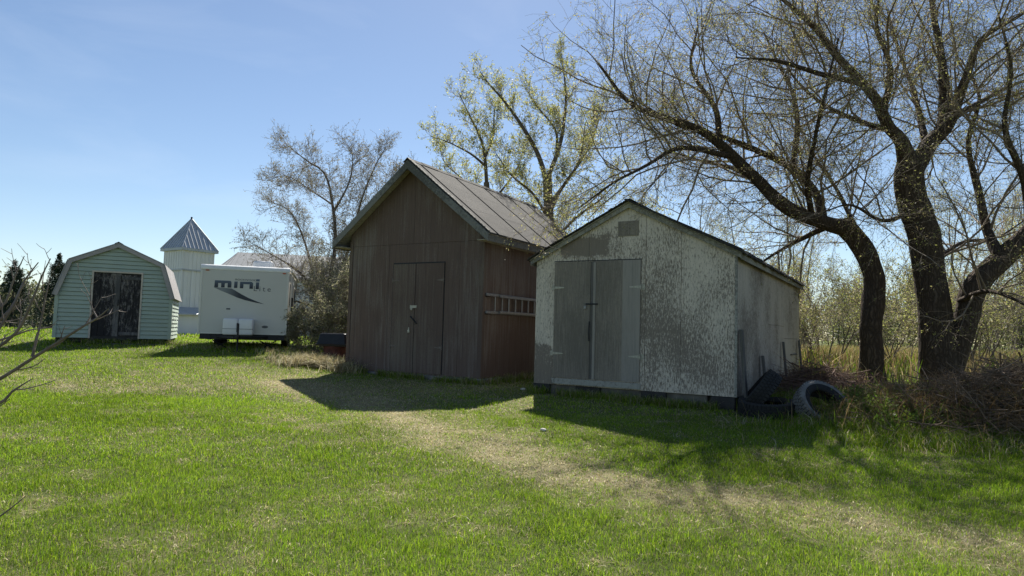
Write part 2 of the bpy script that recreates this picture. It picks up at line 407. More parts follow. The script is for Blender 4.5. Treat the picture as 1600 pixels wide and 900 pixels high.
# ------------------------------------------------------------------ shed frames
WO = Vector((3.78, 11.16, .61)); WYAW = R(-30.7)
BO = Vector((-.62, 14.2, .58)); BYAW = R(-30)
GO = Vector((-12.71, 18.6, 1.08)); GYAW = R(23)
TO = Vector((-8.40, 17.9, 1.32)); TYAW = R(15.3)
def to_local(x, y, o, yaw):
    dx = x - o.x; dy = y - o.y; c, s = math.cos(yaw), math.sin(yaw)
    return dx * c + dy * s, -dx * s + dy * c
def inside_buildings(x, y):
    m = np.zeros(np.shape(x), bool)
    for o, yw, x0, x1, y0, y1 in ((WO, WYAW, -3.84, 0, .05, 8), (BO, BYAW, -3.84, 0, 0, 5.8), (GO, GYAW, 0, 2.86, .1, 3)):
        lx, ly = to_local(x, y, o, yw); m |= (lx > x0) & (lx < x1) & (ly > y0) & (ly < y1)
    return m

# ------------------------------------------------------------------ grass
def blades(px_, py_, h, w, tint, lean=.5, bend=.6, base_sink=.01, zs=None, wind=(.0, 0)):
    n = len(px_); z0 = (ground_z(px_, py_) if zs is None else zs) - base_sink
    a = rng.uniform(0, 2 * np.pi, n); ca, sa = np.cos(a), np.sin(a)
    la = rng.uniform(0, 2 * np.pi, n); lm = rng.gamma(2, lean * .5, n) * h
    lx, ly = np.cos(la) * lm + wind[0] * h, np.sin(la) * lm + wind[1] * h
    P0 = np.stack([px_, py_, z0], 1); side = np.stack([ca * w / 2, sa * w / 2, 0 * w], 1)
    Pm = P0 + np.stack([lx * (1 - bend) * .55, ly * (1 - bend) * .55, h * .58], 1)
    Pt = P0 + np.stack([lx, ly, h * np.sqrt(np.clip(1 - .25 * (lm / h) ** 2, .15, 1))], 1)
    V = np.stack([P0 - side, P0 + side, Pm + side * .75, Pm - side * .75, Pt], 1).reshape(-1, 3)
    b = np.arange(n)[:, None] * 5
    Q = b + np.array([[0, 1, 2, 3]]); T = b + np.array([[3, 2, 4]])
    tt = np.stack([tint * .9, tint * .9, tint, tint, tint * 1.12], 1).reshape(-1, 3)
    return V, Q, T, tt
def cat_geo(parts):
    V = []; Q = []; T = []; C = []; o = 0
    for v, q, t, c in parts:
        V.append(v); C.append(c)
        if q is not None and len(q): Q.append(q + o)
        if t is not None and len(t): T.append(t + o)
        o += len(v)
    return np.concatenate(V), (np.concatenate(Q) if Q else None), (np.concatenate(T) if T else None), np.concatenate(C)

GREENS = np.array([[.20, .32, .014], [.15, .265, .013], [.28, .37, .025], [.12, .20, .017]])
STRAW = np.array([[.58, .50, .27], [.46, .38, .19], [.64, .58, .40], [.33, .27, .15]])
def lawn(n, ymin, ymax, hs, ws, k=.86, extra=2.0):
    """random positions in the wedge the photo could see, plus a margin"""
    y = np.sqrt(rng.uniform(0, 1, n) * (ymax ** 2 - ymin ** 2) + ymin ** 2)
    x = rng.uniform(-1, 1, n) * (k * y + extra)
    keep = ~inside_buildings(x, y); x, y = x[keep], y[keep]; n = len(x)
    d = dry_map(x, y); clump = fbm(x * 4, y * 4, 61, 3); big = fbm(x * .7, y * .7, 71, 3)
    isdry = rng.uniform(0, 1, n) < (.09 + .60 * d)
    # thin worn spots
    keep = rng.uniform(0, 1, n) < (1 - .35 * d)
    x, y, d, clump, big, isdry = (v[keep] for v in (x, y, d, clump, big, isdry)); n = len(x)
    g = GREENS[rng.integers(0, 4, n)] * (.65 + .75 * big[:, None]) * rng.uniform(.5, 1.55, (n, 1))
    s = STRAW[rng.integers(0, 4, n)] * rng.uniform(.6, 1.15, (n, 1))
    tint = np.where(isdry[:, None], s, g)
    h = hs * (.45 + 1.1 * clump) * rng.uniform(.6, 1.3, n) * np.where(isdry, .62, 1) * (1 - .45 * d)
    w = ws * rng.uniform(.7, 1.3, n)
    return blades(x, y, h, w, tint, lean=.55)
G_ = []
G_.append(lawn(330000, 1.2, 6.5, .052, .0034))
G_.append(lawn(330000, 6.5, 10.5, .050, .0052))
G_.append(lawn(210000, 10.5, 17, .055, .009))
G_.append(lawn(90000, 17, 27, .08, .018, .86))
G_.append(lawn(50000, 27, 60, .12, .05, .9))
def litter(n):
    y = rng.uniform(2.5, 15, n); x = rng.uniform(-1, 1, n) * (.86 * y + 2); d = dry_map(x, y)
    k = (rng.uniform(0, 1, n) < .03 + d * .62) & ~inside_buildings(x, y); x, y = x[k], y[k]; n = len(x)
    t = STRAW[rng.integers(0, 4, n)] * rng.uniform(.55, 1.25, (n, 1))
    return blades(x, y, rng.uniform(.02, .035, n), .0045 + .0004 * y, t, lean=2.4, base_sink=.0)
G_.append(litter(330000))
V, Q, T, Cc = cat_geo(G_)
tag(raw_mesh('lawn_grass', V, Q, T, mats=[M_grass], colors=Cc), 'short green lawn grass mixed with dry straw blades over the whole yard', 'grass', kind='stuff')

# taller weeds round foundations, bank
def tufts(n, fx, hs, ws, dryp, greens=GREENS, straw=STRAW, lean=.6):
    x, y = fx(n); n = len(x)
    isd = rng.uniform(0, 1, n) < dryp
    tint = np.where(isd[:, None], straw[rng.integers(0, 4, n)] * rng.uniform(.5, 1.1, (n, 1)), greens[rng.integers(0, 4, n)] * rng.uniform(.6, 1.2, (n, 1)))
    return blades(x, y, hs * rng.uniform(.4, 1.3, n), ws * rng.uniform(.7, 1.3, n), tint, lean)
def along(o, yaw, x0, y0, x1, y1, spread):
    def f(n):
        t = rng.uniform(0, 1, n); lx = x0 + (x1 - x0) * t + rng.normal(0, spread, n); ly = y0 + (y1 - y0) * t + rng.normal(0, spread, n)
        c, s = math.cos(yaw), math.sin(yaw); x = o.x + lx * c - ly * s; y = o.y + lx * s + ly * c
        k = ~inside_buildings(x, y) & (fbm(x * 2.5, y * 2.5, 5, 2) > .42); return x[k], y[k]
    return f
def blob(cx, cy, sx, sy):
    def f(n):
        x = rng.normal(cx, sx, n); y = rng.normal(cy, sy, n); k = ~inside_buildings(x, y) & (fbm(x * 1.5, y * 1.5, 15, 3) > .36); return x[k], y[k]
    return f
P_ = [tufts(5000, along(WO, WYAW, -3.9, -.12, .1, -.12, .08), .16, .007, .35),
      tufts(5000, along(WO, WYAW, .2, 0, .2, 7.5, .12), .22, .008, .3),
      tufts(5000, along(BO, BYAW, -3.9, -.1, .05, -.1, .07), .14, .008, .35),
      tufts(3000, along(BO, BYAW, .15, 0, .15, 5, .12), .16, .008, .5),
      tufts(2500, along(GO, GYAW, 0, -.1, 2.9, -.1, .12), .16, .012, .4),
      tufts(2500, along(TO, TYAW, 0, .0, 2.3, 1.5, .4), .12, .012, .5)]
V, Q, T, Cc = cat_geo(P_)
tag(raw_mesh('foundation_weeds', V, Q, T, mats=[M_grass], colors=Cc), 'taller grass and weeds growing along the shed foundations', 'weeds', kind='stuff')
P_ = [tufts(26000, blob(5.9, 9.7, .8, .6), .15, .010, .22, lean=.7),
      tufts(22000, blob(8.2, 9.6, 1.6, .8), .17, .009, .35, lean=1.2),
      tufts(7000, blob(5.6, 11.0, .5, .6), .3, .011, .3, lean=.7)]
P_.append(tufts(16000, blob(8.4, 10.1, 1.3, .5), .6, .008, .97, straw=STRAW * np.array([.5, .4, .32]), lean=1.6))
V, Q, T, Cc = cat_geo(P_)
tag(raw_mesh('bank_weeds', V, Q, T, mats=[M_grass], colors=Cc), 'long green and dry weeds on the bank in front of the willows', 'weeds', kind='stuff')
P_ = [tufts(5000, blob(-4.5, 15.9, .42, .35), .30, .014, .95, lean=1.3), tufts(900, blob(-5.6, 17.4, .6, .4), .2, .013, .6, lean=1.0)]
V, Q, T, Cc = cat_geo(P_)
tag(raw_mesh('straw_tussock', V, Q, T, mats=[M_straw], colors=Cc), 'pale dead grass tussocks in front of the red drum beside the brown shed', 'dry grass', kind='stuff')
def meadow(n):
    y = rng.uniform(15, 60, n); x = rng.uniform(5.5, 60, n); k = (x > 5 + (y - 15) * .25) & ~inside_buildings(x, y); return x[k], y[k]
MS = STRAW * np.array([.85, .75, .6])
P_ = [tufts(60000, meadow, .55, .03, .8, straw=MS, lean=.45)]
V, Q, T, Cc = cat_geo(P_)
tag(raw_mesh('tall_dry_meadow', V, Q, T, mats=[M_straw], colors=Cc), 'tall tan dead grass in the field behind the willows', 'dry grass', kind='stuff')

# ------------------------------------------------------------------ WHITE SHED
def rake(x0, x1, zpk, xpk, slope):      # roof line height at x
    return lambda x: zpk - abs(x - xpk) * slope
W = 3.84; XP = -W / 2
ws = thing('white_shed', 'low gabled shed with peeling white paint and grey double doors', 'shed', WO, WYAW)
wl = lambda x: 3.40 - abs(x - XP) * .50       # underside of roof at front wall
# front wall: three sheets of plywood with open joints
fw = MB()
for a, b in ((-W, -2.72), (-2.716, -1.60), (-1.594, -.95), (-.945, 0)):
    ps = [a] + ([XP] if a < XP < b else []) + [b]
    poly = [(a, 0), (b, 0)] + [(x, wl(x)) for x in reversed(ps)]
    fw.prism_y(poly, 0, .035)
fw.build('front_wall', M_white_front, ws, bevel=.002)
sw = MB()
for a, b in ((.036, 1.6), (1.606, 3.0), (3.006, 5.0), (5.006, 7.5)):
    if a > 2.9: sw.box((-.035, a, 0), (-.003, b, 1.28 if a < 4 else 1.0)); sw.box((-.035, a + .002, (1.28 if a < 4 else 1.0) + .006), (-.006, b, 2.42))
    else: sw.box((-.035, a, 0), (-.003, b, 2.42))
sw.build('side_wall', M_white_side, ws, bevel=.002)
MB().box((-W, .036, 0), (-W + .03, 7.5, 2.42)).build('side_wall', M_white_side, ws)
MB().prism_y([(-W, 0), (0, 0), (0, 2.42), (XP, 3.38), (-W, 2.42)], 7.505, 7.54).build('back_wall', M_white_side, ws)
MB().box((-.03, -.012, .0), (.012, .02, 2.40)).build('corner_trim', M_trimwood, ws)
# roof
def slab(x0, x1, y0, y1, z0, z1, t):
    return [(x0, z0), (x1, z1), (x1, z1 + t), (x0, z0 + t)]
ov = .10
for s in (-1, 1):
    xe = XP + s * (W / 2 + ov); ze = 3.40 - (W / 2 + ov) * .50
    b = MB().prism_y([(XP, 3.403), (xe, ze + .003), (xe, ze + .028), (XP, 3.428)], -.10, 7.66)
    b.build('roof_deck', M_trimwood, ws)
    # curled shingle layer with a ragged edge
    sh = MB(); n = 60; ys_ = np.linspace(-.14, 7.7, n + 1)
    for i in range(n):
        ex = random.uniform(.0, .06); lift = random.uniform(0, .03)
        x2 = xe + s * (.03 + ex)
        z2 = 3.40 - (abs(x2 - XP)) * .50 + .031
        sh.prism_y([(XP, 3.431), (xe, ze + .031), (x2, z2 - lift * .6), (x2, z2 + .018 - lift * .6), (xe, ze + .062 + lift), (XP, 3.458)], ys_[i], ys_[i + 1] - .004)
    nn = 22
    for i in range(nn):   # ragged front edge
        t0, t1 = i / nn, (i + 1) / nn - .01; xa = XP + s * (W / 2 + ov) * t0; xb = XP + s * (W / 2 + ov) * t1
        za, zb = 3.43 - abs(xa - XP) * .5, 3.43 - abs(xb - XP) * .5; d = random.uniform(.0, .05)
        sh.prism_y([(xa, za + .002), (xb, zb + .002), (xb, zb + .02), (xa, za + .02)], -.165 - d, -.1405)
    sh.build('roof_shingles', M_darkshingle, ws)
    MB().prism_y([(XP, 3.40), (xe, ze), (xe, ze - .075), (XP, 3.318)], -.075, -.055).build('rake_board', M_trimwood, ws)
    MB().box((min(xe - s * .02, xe), -.07, ze - .09), (max(xe - s * .02, xe), 7.6, ze - .002)).build('fascia', M_trimwood, ws)
MB().box((XP - .06, -.14, 3.452), (XP + .06, 7.7, 3.47)).build('ridge_cap', M_darkshingle, ws)
MB().box((-2.14, -.012, 2.80), (-1.74, -.002, 3.08)).build('gable_patch', M_white_door, ws, bevel=.002)
for k in range(4): MB().box((-2.11, -.018, 2.83 + k * .062), (-1.77, -.0125, 2.86 + k * .062)).build('vent_slat', M_white_door, ws)
# doors
def leaf_door(parent, x0, x1, z0, z1, mat, y0=-.030, y1=-.004):
    return MB().box((x0, y0, z0), (x1, y1, z1)).build('door', mat, parent, bevel=.003)
d1 = leaf_door(ws, -3.42, -2.665, .14, 2.35, M_white_door)
d2 = leaf_door(ws, -2.575, -1.68, .14, 2.36, M_white_door)
MB().box((-2.66, -.022, .14), (-2.58, -.006, 2.35)).build('weather_strip', M_greywood, d1, bevel=.002)
MB().box((-2.02, -.0335, .14), (-1.685, -.0305, 2.35)).build('door_board', M_door_strip, d2)
MB().box((-2.60, -.048, .14), (-2.55, -.0305, 2.33)).build('door_stop', M_door_strip, d2, bevel=.003)
MB().box((-3.44, -.012, 2.362), (-1.66, -.001, 2.376)).build('door_gap', M_black, ws)
MB().box((-3.44, -.055, .02), (-1.66, -.001, .125)).build('door_sill', M_trimwood, ws, bevel=.004)
M_dullhinge = simple('brown_painted_hinge', (.16, .13, .11), .7, .35, 25)
def strap_hinge(parent, x, z, s, y=-.033, L=.22, mat=None):
    b = MB(); b.prism_y([(x, z - .024), (x + s * L * .3, z - .022), (x + s * L, z - .008), (x + s * L, z + .008), (x + s * L * .3, z + .022), (x, z + .024)], y - .004, y)
    b.tube([(x, y - .006, z - .05), (x, y - .006, z + .05)], .009, 8)
    b.prism_y([(x - s * .06, z - .045), (x, z - .05), (x, z + .05), (x - s * .06, z + .045)], y + .027, y + .030)
    b.build('hinge', mat or M_hinge, parent)
for z in (1.86, .60):
    strap_hinge(d1, -3.43, z, 1); strap_hinge(d2, -1.67, z, -1)
lk = MB().box((-2.76, -.040, 1.53), (-2.50, -.0305 - .018, 1.56)).build('hasp', M_black, d1)
MB().box((-2.785, -.065, 1.45), (-2.735, -.041, 1.51), bev=.006).tube([(-2.775, -.053, 1.51), (-2.775, -.053, 1.55), (-2.76, -.053, 1.565), (-2.745, -.053, 1.55), (-2.745, -.053, 1.51)], .004, 6).build('padlock', M_alu, lk)
MB().tube([(-2.665, -.05, .85), (-2.67, -.062, 1.0), (-2.665, -.05, 1.22)], .011, 6).build('pull_handle', M_black, d1)
# foundation: a low concrete strip on dark blocks
MB().box((-W + .1, .08, -.30), (-.5, .2, -.002)).box((-.5, .2, -.3), (-.12, 7.4, -.002)).build('foundation', M_concrete, ws, bevel=.01)
for x0, x1, z1 in ((-W - .02, -3.5, -.004), (-2.95, -2.45, -.004), (-1.65, -1.2, -.004), (-.42, -.02, -.004)):
    MB().box((x0, .0, -.33), (x1, .3, z1)).build('foundation_block', M_darkblock, ws, bevel=.012)
MB().box((-.42, 1.9, -.33), (-.02, 2.3, -.004)).build('foundation_block', M_darkblock, ws, bevel=.012)

# boards standing against the side wall
def w_at(lx, ly): 
    c, s = math.cos(WYAW), math.sin(WYAW); return WO.x + lx * c - ly * s, WO.y + lx * s + ly * c
for ly, top, bot, wd, lab in ((.10, 1.13, -.17, .15, 'tallest grey plank leaning at the front corner of the white shed'),
                          (2.05, .66, -.25, .11, 'short dark plank leaning on the white shed wall behind the corner plank'),
                          (4.55, .93, -.2, .10, 'third plank along the white shed side wall, left edge of pale patch'),
                          (7.1, .97, -.2, .12, 'farthest plank against the back end of the white shed side wall')):
    x, y = w_at(.03, ly)
    th = thing('plank', lab, 'plank', (x, y, WO.z), WYAW, 'planks against the white shed')
    b = MB(); b.prism_y([(.10, bot), (.14, bot), (.045, top), (.0, top)], -wd / 2, wd / 2)
    b.build('board', M_greywood, th, bevel=.004)
MB().box((.0, 6.0, .60), (.03, 7.0, .63)).build('side_batten', M_greywood, ws)

# ------------------------------------------------------------------ BROWN SHED
BW = 3.84; BX = -BW / 2; BL = 5.5; SL = .80; ZR = 4.86
bs = thing('brown_shed', 'tall gabled shed of dark brown weathered plywood with closed double doors', 'shed', BO, BYAW)
bl = lambda x: ZR - .07 - abs(x - BX) * SL
fw = MB()
for a, b in ((-BW, -3.62), (-3.615, -2.62), (-2.615, -1.22), (-1.215, -.62), (-.615, 0)):
    fw.box((a, 0, 0), (b, .03, 2.96))
ps = [-BW, BX, 0]
fw.prism_y([(-BW, 2.965), (BX, 2.965), (BX, bl(BX)), (-BW, bl(-BW))], .003, .033)
fw.prism_y([(BX + .004, 2.965), (0, 2.965), (0, bl(0)), (BX + .004, bl(BX))], .003, .033)
fw.build('front_wall', M_brown, bs, bevel=.002)
sw = MB()
for a, b in ((.034, 1.22), (1.224, 2.44), (2.444, 3.66), (3.664, BL)): sw.box((-.03, a, 0), (-.002, b, 3.2))
sw.build('side_wall', M_brown, bs, bevel=.002)
MB().box((-BW, .034, 0), (-BW + .03, BL, 3.2)).build('side_wall', M_brown, bs)
MB().prism_y([(-BW, 0), (0, 0), (0, 3.2), (BX, bl(BX)), (-BW, 3.2)], BL + .003, BL + .03).build('back_wall', M_brown, bs)
MB().box((-.09, -.022, .0), (.004, -.002, 3.12)).box((.0045, -.022, .0), (.02, .07, 3.12)).build('corner_trim', M_brown_door, bs)
MB().box((-BW - .004, -.02, .0), (-BW + .09, -.002, 3.1)).build('corner_trim', M_brown_door, bs)
for s in (-1, 1):
    xe = BX + s * (BW / 2 + .30); ze = ZR - (BW / 2 + .30) * SL
    MB().prism_y([(BX, ZR - .05), (xe, ze - .05), (xe, ze - .025), (BX, ZR - .025)], -.30, BL + .32).build('roof_deck', M_soffit, bs)
    rb = MB(); nr = 3; yy = [-.34, .02, 1.42, 2.78, 4.05, 5.1, BL + .36]
    for j in range(len(yy) - 1):
        for i in range(nr):
            t0, t1 = i / nr, (i + 1) / nr
            xa, xb = BX + (xe - BX) * t0, BX + (xe + s * .03 - BX) * t1
            za, zb = ZR - abs(xa - BX) * SL, ZR - abs(xb - BX) * SL
            e = 0
            rb.prism_y([(xa, za - .0155), (xb, zb - .0155), (xb, zb + .020), (xa, za + .020)], yy[j] + .045 + random.uniform(0, .012), yy[j + 1] - .045 - random.uniform(0, .012))
    rb.build('roofing', M_roofing, bs)
    for j, y in enumerate(yy[1:-1]):
        sm = MB(); nsg = 9
        for i in range(nsg):
            t0, t1 = i / nsg, (i + 1) / nsg; xa, xb = BX + (xe - BX) * t0, BX + (xe - BX) * t1
            za, zb = ZR - abs(xa - BX) * SL, ZR - abs(xb - BX) * SL; w0 = random.uniform(.035, .05)
            sm.prism_y([(xa, za - .024), (xb, zb - .024), (xb, zb - .017), (xa, za - .017)], y - .075, y + .075)
        sm.build('roof_seam', M_tar, bs)
    # bargeboard and fascia
    MB().prism_y([(BX, ZR - .02), (xe, ze - .02), (xe, ze - .20), (BX, ZR - .225)], -.335, -.305).build('bargeboard', M_barge, bs, bevel=.003)
    MB().box((min(xe, xe - s * .03), -.30, ze - .185), (max(xe, xe - s * .03), BL + .33, ze - .052)).build('fascia', M_barge, bs)
    MB().prism_y([(xe - s * .03, ze - .16), (xe - s * .30, ze - .16), (xe - s * .30, ze - .145), (xe - s * .03, ze - .145)], -.29, BL + .3).build('soffit', M_soffit, bs)
ed = MB()
for i in range(26):
    t0 = i / 26; t1 = (i + random.uniform(.6, .98)) / 26; xa, xb = BX + (BW / 2 + .3) * t0, BX + (BW / 2 + .3) * t1; w0 = random.uniform(.03, .12)
    ed.prism_y([(xa, ZR - abs(xa - BX) * SL + .022), (xb, ZR - abs(xb - BX) * SL + .022), (xb, ZR - abs(xb - BX) * SL + .032), (xa, ZR - abs(xa - BX) * SL + random.uniform(.034, .05))], -.33, -.33 + w0)
ed.build('flaking_roof_edge', M_trimwood, bs)
rg = MB()
for i in range(12):
    y0 = -.35 + i * (BL + .7) / 12; e = random.uniform(0, .012)
    rg.prism_y([(BX - .11, ZR - .075 + e), (BX, ZR + .014 + e), (BX + .11, ZR - .075 + e), (BX + .11, ZR - .060 + e), (BX, ZR + .03 + e), (BX - .11, ZR - .060 + e)], y0, y0 + (BL + .7) / 12 + .02)
rg.build('ridge_cap', M_roofing, bs)
e1 = leaf_door(bs, -2.46, -1.815, .03, 2.50, M_brown_door, -.024, -.004)
e2 = leaf_door(bs, -1.80, -1.02, .03, 2.50, M_brown_door, -.024, -.004)
MB().box((-2.475, -.010, 2.505), (-1.005, -.001, 2.53)).box((-2.478, -.010, .03), (-2.463, -.001, 2.503)).box((-1.018, -.010, .03), (-1.003, -.001, 2.503)).box((-1.813, -.010, .03), (-1.802, -.001, 2.503)).build('door_gap', M_black, bs)
for z in (2.12, .62):
    for dd, x, s in ((e1, -2.47, 1), (e2, -1.01, -1)):
        strap_hinge(dd, x, z, s, -.026, .20, M_dullhinge)
h_ = MB().box((-1.93, -.036, 1.49), (-1.74, -.026, 1.55)).build('hasp', M_hinge, e1)
MB().box((-1.90, -.06, 1.44), (-1.85, -.037, 1.49), bev=.005).build('padlock', M_hinge, h_)
MB().tube([(-1.90, -.045, 1.30), (-1.80, -.06, 1.22), (-1.72, -.045, 1.14)], .016, 6).build('latch_bar', M_black, e2)
MB().box((-1.97, -.05, .93), (-1.91, -.026, .99), bev=.005).box((-1.96, -.034, .99), (-1.93, -.026, 1.05)).build('latch', M_hinge, e1)
MB().box((-BW - .03, -.06, -.22), (.06, .1, -.004)).box((-.1, .1, -.22), (.08, BL, -.004)).build('foundation', M_concrete, bs, bevel=.012)

# ladder hung on two brackets on the right wall
c_, s_ = math.cos(BYAW), math.sin(BYAW)
ld = thing('ladder', 'aluminium extension ladder hung sideways on the right wall of the brown shed', 'ladder', BO, BYAW)
for x, y0, y1, z in ((.06, .06, 3.9, 1.80), (.06, .06, 3.9, 1.42), (.105, .55, 4.3, 1.785), (.105, .55, 4.3, 1.435)):
    MB().box((x - .018, y0, z - .028), (x + .018, y1, z + .028)).build('rail', M_alu, ld, bevel=.004)
for k in range(12):
    y = .42 + k * .305
    MB().tube([(.06, y, 1.45), (.06, y, 1.775)], .016, 8, False).build('rung', M_alu, ld, True)
    MB().tube([(.105, y + .42 + .09, 1.46), (.105, y + .42 + .09, 1.76)], .016, 8, False).build('rung', M_alu, ld, True)
for y in (.10, 3.4):
    for z in (1.37, 1.745):
        MB().box((.021, y - .02, z), (.14, y + .02, z + .022)).build('ladder_bracket', M_rust, bs)

# ------------------------------------------------------------------ GREEN SHED
GW = 2.86
gs = thing('green_shed', 'small mint green barn-roofed shed with flaking dark double doors', 'shed', GO, GYAW)
prof = [(0, 0), (0, 1.25), (.28, 2.14), (GW / 2, 2.66), (GW - .28, 2.14), (GW, 1.25), (GW, 0)]
def halfw(z):
    if z < 1.25: return 0
    if z < 2.14: return .28 * (z - 1.25) / .89
    return .28 + (GW / 2 - .28) * (z - 2.14) / .52
sd_ = MB(); z = 0; st_ = .118
while z < 2.62:
    z2 = min(z + st_, 2.655)
    rows = [((halfw(z), halfw(z2)), (.815, .815)), ((2.095, 2.095), (GW - halfw(z), GW - halfw(z2)))] if z < 1.88 else [((halfw(z), halfw(z2)), (GW - halfw(z), GW - halfw(z2)))]
    for (a0, a1), (b0, b1) in rows:
        zb = z + .012
        sd_.add([(a0, -.034, zb), (b0, -.034, zb), (b1, -.010, z2), (a1, -.010, z2), (a0, .02, zb), (b0, .02, zb), (b1, .02, z2), (a1, .02, z2)],
                [(0, 1, 2, 3), (7, 6, 5, 4), (0, 4, 5, 1), (3, 2, 6, 7), (0, 3, 7, 4), (1, 5, 6, 2)])
    z = z2
MB().prism_y(prof, .055, .062).build('front_sheathing', M_siding, gs)
sd_.build('front_siding', M_siding, gs)
ss = MB(); z = 0
while z < 1.2:
    ss.prism_y([(GW - .03, z), (GW + .034, z + .012), (GW + .010, z + st_), (GW - .03, z + st_)], .03, 3.0); z += st_
ss.build('side_siding', M_siding, gs)
ss = MB(); z = 0
while z < 1.2:
    ss.prism_y([(.03, z), (-.034, z + .012), (-.010, z + st_), (.03, z + st_)], .03, 3.0); z += st_
ss.build('side_siding', M_siding, gs)
MB().prism_y(prof, 3.01, 3.04).build('back_wall', M_siding, gs)
MB().box((-.042, -.045, 0), (.045, .03, 1.26)).build('corner_trim', M_siding, gs)
MB().box((GW - .045, -.045, 0), (GW + .042, .03, 1.26)).build('corner_trim', M_siding, gs)
rp = [(-.07, 1.20), (.24, 2.19), (GW / 2, 2.73), (GW - .24, 2.19), (GW + .07, 1.20)]
for i in range(4):
    (xa, za), (xb, zb) = rp[i], rp[i + 1]; d = Vector((xb - xa, zb - za)).normalized(); nrm = Vector((-d.y, d.x)); t = .03
    q = [(xa, za), (xb, zb), (xb + nrm.x * t, zb + nrm.y * t), (xa + nrm.x * t, za + nrm.y * t)]
    MB().prism_y(q, -.13, 3.15).build('roof_panel', M_groof, gs)
    t = -.10; g = -.002
    q = [(xa + nrm.x * g, za + nrm.y * g), (xb + nrm.x * g, zb + nrm.y * g), (xb + nrm.x * t, zb + nrm.y * t), (xa + nrm.x * t, za + nrm.y * t)]
    MB().prism_y(q, -.125 + .002 * (i % 2), -.10 + .002 * (i % 2)).build('rake_trim', M_gtrim, gs)
    q = [(xa + nrm.x * g, za + nrm.y * g), (xb + nrm.x * g, zb + nrm.y * g), (xb + nrm.x * -.02, zb + nrm.y * -.02), (xa + nrm.x * -.02, za + nrm.y * -.02)]
    MB().prism_y(q, -.098, .0).build('soffit', M_gtrim, gs)
MB().prism_y([(GW / 2 - .1, 2.715), (GW / 2, 2.765), (GW / 2 + .1, 2.715), (GW / 2 + .1, 2.73), (GW / 2, 2.785), (GW / 2 - .1, 2.73)], -.14, 3.16).build('ridge_cap', M_tar, gs)
MB().box((.815, -.045, 0), (.86, .02, 1.93)).box((2.05, -.045, 0), (2.095, .02, 1.93)).box((.815, -.046, 1.885), (2.095, .02, 1.93)).build('door_frame', M_gframe, gs)
MB().box((.86, .03, .0), (2.05, .05, 1.885)).build('door_backing', M_black, gs)
ga = MB()
for k in range(4): ga.box((.865 + k * .165, .0, .08), (.865 + k * .165 + .158, .022, 1.87))
ga = ga.build('door', M_gdoor, gs, bevel=.003)
MB().box((1.39, -.018, .06), (1.53, -.002, 1.80)).build('door_board', M_gdoor2, ga, bevel=.004)
MB().box((1.30, -.02, 1.80), (1.55, -.004, 1.87)).build('door_board', M_gdoor2, ga, bevel=.004)
gb = MB()
for k in range(3): gb.box((1.545 + k * .167, .0, .08), (1.545 + k * .167 + .160, .022, 1.84))
gb = gb.build('door', M_gdoor, gs, bevel=.003)
for z in (.10, 1.70): MB().box((1.56, -.018, z), (2.04, -.002, z + .09)).build('door_batten', M_gdoor2, gb, bevel=.004)
MB().tube([(1.50, -.03, .95), (1.50, -.05, 1.02), (1.50, -.03, 1.12)], .012, 6).build('door_handle', M_black, ga)
MB().box((.86, -.02, -.03), (2.05, .02, .07)).build('door_sill', M_darkblock, gs)
for y in (.1, 1.4, 2.7): MB().box((.02, y, -.10), (GW - .02, y + .12, -.004)).build('skid', M_darkblock, gs)
for x in (.9, 1.9, 2.5): MB().box((x, .0, -.2), (x + .3, .25, -.105)).build('support_block', M_darkblock, gs)
MB().box((1.1, -.3, -.17), (2.9, -.12, -.13)).build('step_plank', M_greywood, gs)

# ------------------------------------------------------------------ TRAVEL TRAILER
TW, TH, TLn = 2.27, 1.86, 5.0
tt = thing('travel_trailer', 'cream travel trailer parked with its lettered front wall towards the lawn', 'trailer', TO, TYAW)
bd = MB().prism_x([(.0, .0), (TLn, .0), (TLn, TH - .02), (.10, TH - .02), (.03, TH - .06), (.0, TH - .14)], .03, TW - .03).build('body', M_gel, tt, bevel=.012)
MB().box((TW - .028, .05, .02), (TW + .002, TLn - .05, TH - .06)).build('side_panel', M_alside, tt, bevel=.006)
MB().box((-.002, .05, .02), (.028, TLn - .05, TH - .06)).build('side_panel', M_alside, tt, bevel=.006)
# rounded corner mouldings and roof membrane
rm = MB(); n = 16
rm.prism_x([(-.015, TH - .10), (.0, TH - .02), (.05, TH + .012), (TLn + .02, TH + .012), (TLn + .02, TH - .018), (.10, TH - .018), (.03, TH - .058), (.0, TH - .135)], -.01, TW + .01)
rm.build('roof_membrane', M_mem, tt, bevel=.01)
for x in (.0, TW - .05): MB().box((x, -.012, .0), (x + .05, .05, TH - .15), bev=.01).build('corner_moulding', M_alside, tt)
MB().box((.0, -.006, .0), (TW, .03, .03)).build('lower_trim', M_alside, tt)
for x in (.12, TW - .18): MB().box((x, -.022, TH - .165), (x + .09, -.003, TH - .135), bev=.006).build('marker_light', M_amber, tt)
ac = MB().box((1.15, 1.4, TH + .03), (1.72, 2.25, TH + .30), bev=.07).box((1.2, 1.45, TH), (1.67, 2.2, TH + .05)).build('air_conditioner', M_plastic, tt, True)
MB().box((.5, 3.2, TH), (.85, 3.55, TH + .08), bev=.02).build('roof_vent', M_plastic, tt)
